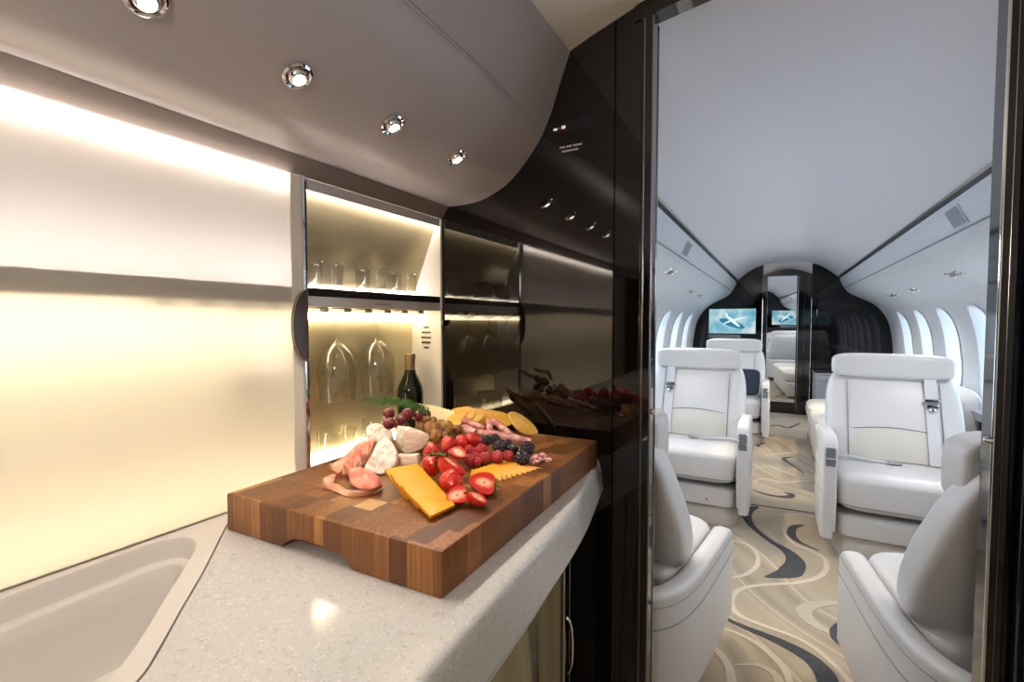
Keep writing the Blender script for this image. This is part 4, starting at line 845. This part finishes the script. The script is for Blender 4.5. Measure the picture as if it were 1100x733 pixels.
names = ['bottom cheddar square, farthest from the camera in the front stack', 'second cheddar square from the bottom of the front stack', 'third cheddar square from the bottom of the front stack', 'third cheddar square from the top of the front stack', 'second cheddar square from the top of the front stack', 'top cheddar square of the front stack, nearest the camera']
sd_ = H(*zoomC(427, 585), BT)-H(*zoomC(225, 425), BT); sd_.normalize()
for i in range(6):
    f = i/5; q = [(a[0]+(b[0]-a[0])*f, a[1]+(b[1]-a[1])*f) for a, b in zip(Q0, Q1)]; jt = (0, .06, -.05, .05, -.04, 0)[i]; mx_, my_ = sum(a for a, b in q)/4, sum(b for a, b in q)/4
    q = [zoomC(mx_+(a-mx_)-jt*(b-my_)*1.6, my_+(b-my_)+jt*(a-mx_)*.62) for a, b in q]
    slab('cheddar_slice', ['cheddar', 'cheddar_edge'], q, (*q[3], BT+.0052+(.004 if i == 5 else 0)), (ZZ+sd_*(.52, .50, .46, .42, .36, .14)[i]).normalized(), -(ZZ+sd_*(.52, .50, .46, .42, .36, .14)[i]).normalized()*.0046, names[i], 'cheese', 'square cheddar slices', bev=.0006)
for i in range(9):
    f = i/8; tl = (432+193*f, 418-56*f); tr = (612+240*f, 455-44*f); br = (610+243*f, 492-78*f); bl_ = (425+185*f, 455-48*f)
    slab('cheddar_slice', ['cheddar', 'cheddar_edge'], [zoomB(*q) for q in (tl, tr, br, bl_)], (*zoomB(*br), BT+.0015), nv(-.42, -.62, .58), nv(.42, .62, -.58)*.0036,
         ['leftmost thin cheddar slice of the fanned row, by the strawberry half', 'second thin cheddar slice from the left in the fanned row', 'third thin cheddar slice from the left in the fanned row', 'fourth thin cheddar slice from the left in the fanned row', 'middle thin cheddar slice of the fanned row', 'fourth thin cheddar slice from the right in the fanned row', 'third thin cheddar slice from the right in the fanned row', 'second thin cheddar slice from the right in the fanned row', 'rightmost thin cheddar slice of the fanned row, below the blackberries'][i], 'cheese', 'thin cheddar slices in a fanned row', bev=.0005)
# pale cheese fan behind the figs
for i in range(10):
    f = i/9; top = zoomB(78+215*f, 22+44*f-10*math.sin(PI*f)); low = zoomB(205+95*f, 112+22*f); m1 = zoomB(150+180*f, 38+40*f)
    slab('pale_cheese_slice', ['palecheese', 'pale_edge'], [top, ((top[0]*.6+m1[0]*.4)+2, (top[1]*.6+m1[1]*.4)-1.5), m1, (m1[0]*.35+low[0]*.65+3.5, m1[1]*.35+low[1]*.65), low, (low[0]-5, low[1]-3)], (*low, BT+.045-.012*f), nv(.35-.5*f, -.55, .62), nv(-.75, .35, -.1)*.0042,
         ['pale yellow cheese slice at the left end of the fan, under the rosemary', 'second pale yellow slice from the left in the fan', 'third pale yellow slice from the left in the fan', 'fourth pale yellow slice from the left in the fan', 'fifth pale yellow slice from the left in the fan', 'fifth pale yellow slice from the right in the fan', 'fourth pale yellow slice from the right in the fan', 'third pale yellow slice from the right in the fan', 'second pale yellow slice from the right in the fan', 'pale yellow cheese slice at the right end of the fan'][i], 'cheese', 'pale cheese slices in a fan', bev=.0004)
# golden round slices along the back
def golden(u, v, z, r1, r2, n, rot, t_, label):
    p = H(u, v, BT+z); Zl = n; Xl = (RR - n*RR.dot(n)).normalized(); Yl = Zl.cross(Xl); m = Matrix((Xl, Yl, Zl)).transposed().to_4x4() @ Matrix.Rotation(rot, 4, 'Z'); m.translation = p
    rings = []
    for k, zz in ((.86, -t_*.5), (.97, -t_*.38), (1, -t_*.1), (1, t_*.15), (.97, t_*.38), (.88, t_*.5), (.4, t_*.46)):
        rings.append([Vector((r1*k*math.cos(a)*(1+.05*math.sin(2*a+1)), r2*k*math.sin(a)*(1+.04*math.sin(3*a)), zz)) for a in [2*PI*j/30 for j in range(30)]])
    mb = MB(); mb.add(loft(rings)); o = mb.build('golden_slice', ['gold'] if t_ < .007 else ['gold_pale'], angle=60); o.matrix_world = m; return tag(o, label, 'slice', 'golden round slices along the back of the board')
for (x, y, z, r1, r2, n, lab) in ((345, 88, .048, .024, .020, nv(-.2, -.75, .6), 'golden round slice next to the pale cheese fan'), (395, 85, .046, .025, .022, nv(-.1, -.75, .6), 'second golden round slice from the left'), (445, 95, .042, .025, .022, nv(.0, -.75, .6), 'third golden round slice from the left'), (492, 100, .038, .025, .023, nv(.1, -.75, .6), 'fourth golden round slice, behind the upright salami roll'),
                              (548, 105, .034, .027, .022, nv(.2, -.75, .6), 'fifth golden round slice, behind the salami rolls'), (610, 115, .030, .030, .022, nv(.3, -.7, .65), 'golden slice leaning behind the large end slice'), (330, 125, .040, .022, .018, nv(-.2, -.7, .65), 'lower golden slice between figs and salami')):
    golden(*zoomB(x, y), z, r1, r2, n, random.uniform(-.2, .2), .0055, lab)
golden(*zoomB(742, 148), .021, .044, .0235, nv(.42, -.60, .68), -.52, .010, 'large oval golden slice at the right end, its pale face to the camera')
# --- salami
def roll(pts, r, label, mt='salami'):
    P = spline([H(*zoomB(x, y), BT+z) for x, y, z in pts], 6); m = len(P); c = sum(P, Vector())/m; rr = [r*(.86+.22*math.sin(PI*i/(m-1))+.03*math.sin(i*1.7)) for i in range(m)]
    o = one(tube([p-c for p in P], rr, 14), 'salami_roll', mt, loc=c, angle=60); return tag(o, label, 'salami', 'rolled salami on the board')
roll([(378, 122, .046), (430, 138, .043), (512, 172, .036)], .0065, 'rolled salami nearest the golden slices, pointing at the figs')
roll([(385, 168, .038), (420, 185, .036), (455, 200, .033)], .0095, 'thick red salami roll end beside the figs')
roll([(450, 190, .034), (490, 198, .032), (545, 215, .030)], .0075, 'short salami roll in the middle, left of the long one')
roll([(535, 122, .048), (540, 155, .040), (545, 192, .032)], .0068, 'pale salami roll standing upright')
roll([(558, 122, .044), (610, 160, .036), (675, 212, .026)], .0072, 'pale salami roll slanting down right of the upright one')
roll([(500, 198, .036), (620, 215, .032), (790, 252, .022)], .0082, 'longest salami roll, lying above the blackberries')
roll([(635, 262, .018), (690, 262, .016), (745, 262, .014)], .0068, 'lowest salami roll behind the right blackberries')
def wavy_disc(u, v, z, r, n, label):
    p = H(u, v, BT+z); q = n.to_track_quat('Z', 'Y').to_matrix().to_4x4(); q.translation = p; rings = []
    for k in (.02, .35, .7, .95, 1.0):
        rings.append([Vector((r*k*math.cos(a), r*k*math.sin(a), .0022*k*math.sin(3*a+r*900)+.0008)) for a in [2*PI*j/32 for j in range(32)]])
    for k in (1.0, .7, .02): rings.append([Vector((r*k*math.cos(a), r*k*math.sin(a), .0022*k*math.sin(3*a+r*900)-.0008)) for a in [2*PI*j/32 for j in range(32)]])
    o = one(loft(rings), 'salami_slice', 'salami_dark', angle=60); o.matrix_world = q; return tag(o, label, 'salami', 'flat salami slices on the board')
for (x, y, z, r, n, lab) in ((815, 362, .006, .0125, nv(.1, -.3, .9), 'marbled salami slice touching the front blackberry'), (845, 345, .008, .0125, nv(-.1, -.4, .9), 'marbled salami slice in the middle of the right-hand three'), (882, 352, .005, .0125, nv(.2, -.2, .95), 'rightmost marbled salami slice on the board')):
    wavy_disc(*zoomB(x, y), z, r, n, lab)
# --- folded ham
def ham(lower, upper, label, mt='ham', wav=.004, bulge=.010):
    L = resample(spline([H(*zoomA(x, y), BT+z) for x, y, z in lower], 8), 30); U = resample(spline([H(*zoomA(x, y), BT+z) for x, y, z in upper], 8), 30); V = []; nr = 9
    for i, (a, b) in enumerate(zip(L, U)):
        for k in range(nr):
            f = k/(nr-1); p = a.lerp(b, f); p = p + (-AA*.7+ZZ*.7)*(bulge*math.sin(PI*f)*(.6+.4*math.sin(i*.45))) + ZZ*wav*math.sin(i*.8+f*2)*math.sin(PI*f) - AA*wav*math.sin(i*.55)*f
            V.append(p)
    n = len(V); F = [[i*nr+k, (i+1)*nr+k, (i+1)*nr+k+1, i*nr+k+1] for i in range(29) for k in range(nr-1)]; off = (AA*.8-ZZ*.6)*.0014
    W = [p+off for p in V]; edge = [i*nr for i in range(30)] + [29*nr+k for k in range(1, nr)] + [i*nr+nr-1 for i in range(28, -1, -1)] + [k for k in range(nr-2, 0, -1)]
    F2 = [[n+i for i in f[::-1]] for f in F] + [[edge[i], n+edge[i], n+edge[(i+1) % len(edge)], edge[(i+1) % len(edge)]] for i in range(len(edge))]
    c = sum(V, Vector())/n; o = one(([p-c for p in V+W], F+F2), 'ham_slice', mt, loc=c, angle=70); subsurf(o); return tag(o, label, 'ham', 'folded cured ham slices')
ham([(45, 640, .001), (120, 662, .001), (195, 692, .001), (300, 690, .001), (380, 668, .001), (434, 630, .002)], [(48, 585, .012), (120, 605, .010), (200, 645, .009), (300, 655, .011), (370, 640, .012), (428, 612, .013)], 'front ham slice forming a pale folded band along the board', wav=.002, bulge=.004)
ham([(215, 612, .006), (290, 645, .006), (370, 640, .007), (430, 615, .008)], [(222, 505, .022), (285, 500, .028), (350, 515, .028), (408, 560, .022)], 'smooth pink ham slice folded over behind the front band', 'ham_red', wav=.002, bulge=.007)
ham([(38, 628, .002), (80, 650, .002), (130, 612, .003), (180, 575, .003)], [(55, 570, .017), (85, 552, .021), (135, 545, .021), (172, 515, .021)], 'curled ham slice at the far left end', wav=.003, bulge=.008)
ham([(82, 508, .001), (130, 535, .001), (185, 552, .002), (225, 560, .004)], [(88, 485, .010), (180, 430, .018), (260, 350, .032), (335, 308, .038)], 'long orange-pink ham slice at the back, running up to the white cheese', wav=.004, bulge=.006)
ham([(220, 590, .003), (235, 540, .008), (290, 505, .013), (345, 450, .020)], [(170, 480, .016), (235, 405, .028), (300, 340, .038), (392, 300, .044)], 'reddish ham slice leaning on the white rinded cheese', 'ham_red', wav=.005, bulge=.008)
ham([(225, 575, .010), (270, 520, .015), (310, 480, .018), (350, 420, .026)], [(250, 520, .020), (290, 450, .028), (330, 400, .034), (372, 350, .040)], 'orange ham ruffle between the reddish slice and the white cheese', wav=.004, bulge=.009)
# --- rosemary sprigs
def sprig(pts, label, seed):
    random.seed(seed); P = resample(spline([H(*zoomA(x, y), BT+z) for x, y, z in pts], 8), 46); c = P[len(P)//2]; s = thing('rosemary_sprig', c, label, 'herb', 'rosemary sprigs on the board'); P = [p-c for p in P]
    one(tube(P, [.0014-.0009*i/45 for i in range(46)], 6), 'stem', 'green_leaf', s); nb_ = MB()
    for i in range(2, 46):
        d = (P[min(i+1, 45)]-P[i-1]).normalized()
        for k in range(4):
            a = random.uniform(0, 2*PI); sd = (RR*math.cos(a)+ZZ*math.sin(a)); sd = (sd-d*sd.dot(d)).normalized(); L_ = random.uniform(.009, .015)*(1-.35*i/45); q = P[i]+d*random.uniform(-.002, .002)
            e = q+sd*L_*.75+d*L_*.6; nb_.add(tube([q, q.lerp(e, .5)+sd*.0012, e], [.0006, .0009, .0003], 4))
    nb_.build('needles', 'green_leaf', s); return s
sprig([(745, 165, .070), (690, 130, .082), (610, 100, .092), (520, 78, .098), (420, 72, .103), (320, 55, .108)], 'rosemary sprig reaching farthest left over the grapes', 3)
sprig([(748, 140, .086), (680, 112, .096), (610, 84, .106), (530, 66, .110), (440, 56, .113)], 'shorter rosemary sprig lying along the first one', 4)
# ================================================================== LIGHT
w = bpy.data.worlds.new('daylight'); bpy.context.scene.world = w; w.use_nodes = True; bg = w.node_tree.nodes['Background']; bg.inputs[0].default_value = (.90, .94, 1.0, 1); bg.inputs[1].default_value = 9.0
def area(name, loc, target, sx, sy, e, col):
    ld = bpy.data.lights.new(name, 'AREA'); ld.shape = 'RECTANGLE'; ld.size = sx; ld.size_y = sy; ld.energy = e; ld.color = col
    o = bpy.data.objects.new(name, ld); C.objects.link(o); o.location = loc; o.rotation_euler = (Vector(target)-Vector(loc)).to_track_quat('-Z', 'Y').to_euler(); return o
def spot(name, loc, target, e, col, size, blend=.5, soft=.02):
    ld = bpy.data.lights.new(name, 'SPOT'); ld.energy = e; ld.color = col; ld.spot_size = math.radians(size); ld.spot_blend = blend; ld.shadow_soft_size = soft
    o = bpy.data.objects.new(name, ld); C.objects.link(o); o.location = loc; o.rotation_euler = (Vector(target)-Vector(loc)).to_track_quat('-Z', 'Y').to_euler(); return o
# wide fill spots added along both linings to brighten seats, beyond the service units
for s in (-1, 1):
    for y in (1.75, 2.75, 3.72, 4.85, 5.8, 6.6):
        spot('lining_fill_spot', (XC+s*.80, y, 1.462), (XC+s*.25, y, 0), 15.5, (1, .95, .92), 150, .8, .025)
# overhead reading lights over the seats and aisle
for x, y, tx_, ty, e, c in ((.60, 4.0, .06, 4.1, 55, (1, .80, .52)), (.60, 4.9, .04, 5.2, 60, (1, .80, .52)), (-.45, 3.3, .14, 3.0, 40, (1, .82, .56)), (.62, 2.6, .0, 2.25, 30, (1, .84, .6)), (-.45, 2.5, .05, 1.75, 30, (1, .83, .56))):
    spot('reading_light', (x, y, 1.66), (tx_, ty, 0), e, c, 34, .6)
# added fill light, unseen behind the camera, brightens galley ceiling and locker
ld = bpy.data.lights.new('galley_fill_light', 'POINT'); ld.energy = 17; ld.color = (1, .90, .80); ld.shadow_soft_size = .09
lo = bpy.data.objects.new('galley_fill_light', ld); C.objects.link(lo); lo.location = (-.05, -.55, 1.45)
# under-counter footlight
sc = bpy.context.scene
sc.view_settings.view_transform = 'Standard'; sc.view_settings.look = 'None'; sc.view_settings.gamma = 1; sc.view_settings.use_curve_mapping = False; sc.view_settings.exposure = 0
sc.cycles.max_bounces = 10; sc.cycles.diffuse_bounces = 5; sc.cycles.glossy_bounces = 5; sc.cycles.transparent_max_bounces = 24; sc.cycles.sample_clamp_indirect = 6; sc.cycles.caustics_reflective = False; sc.cycles.caustics_refractive = False
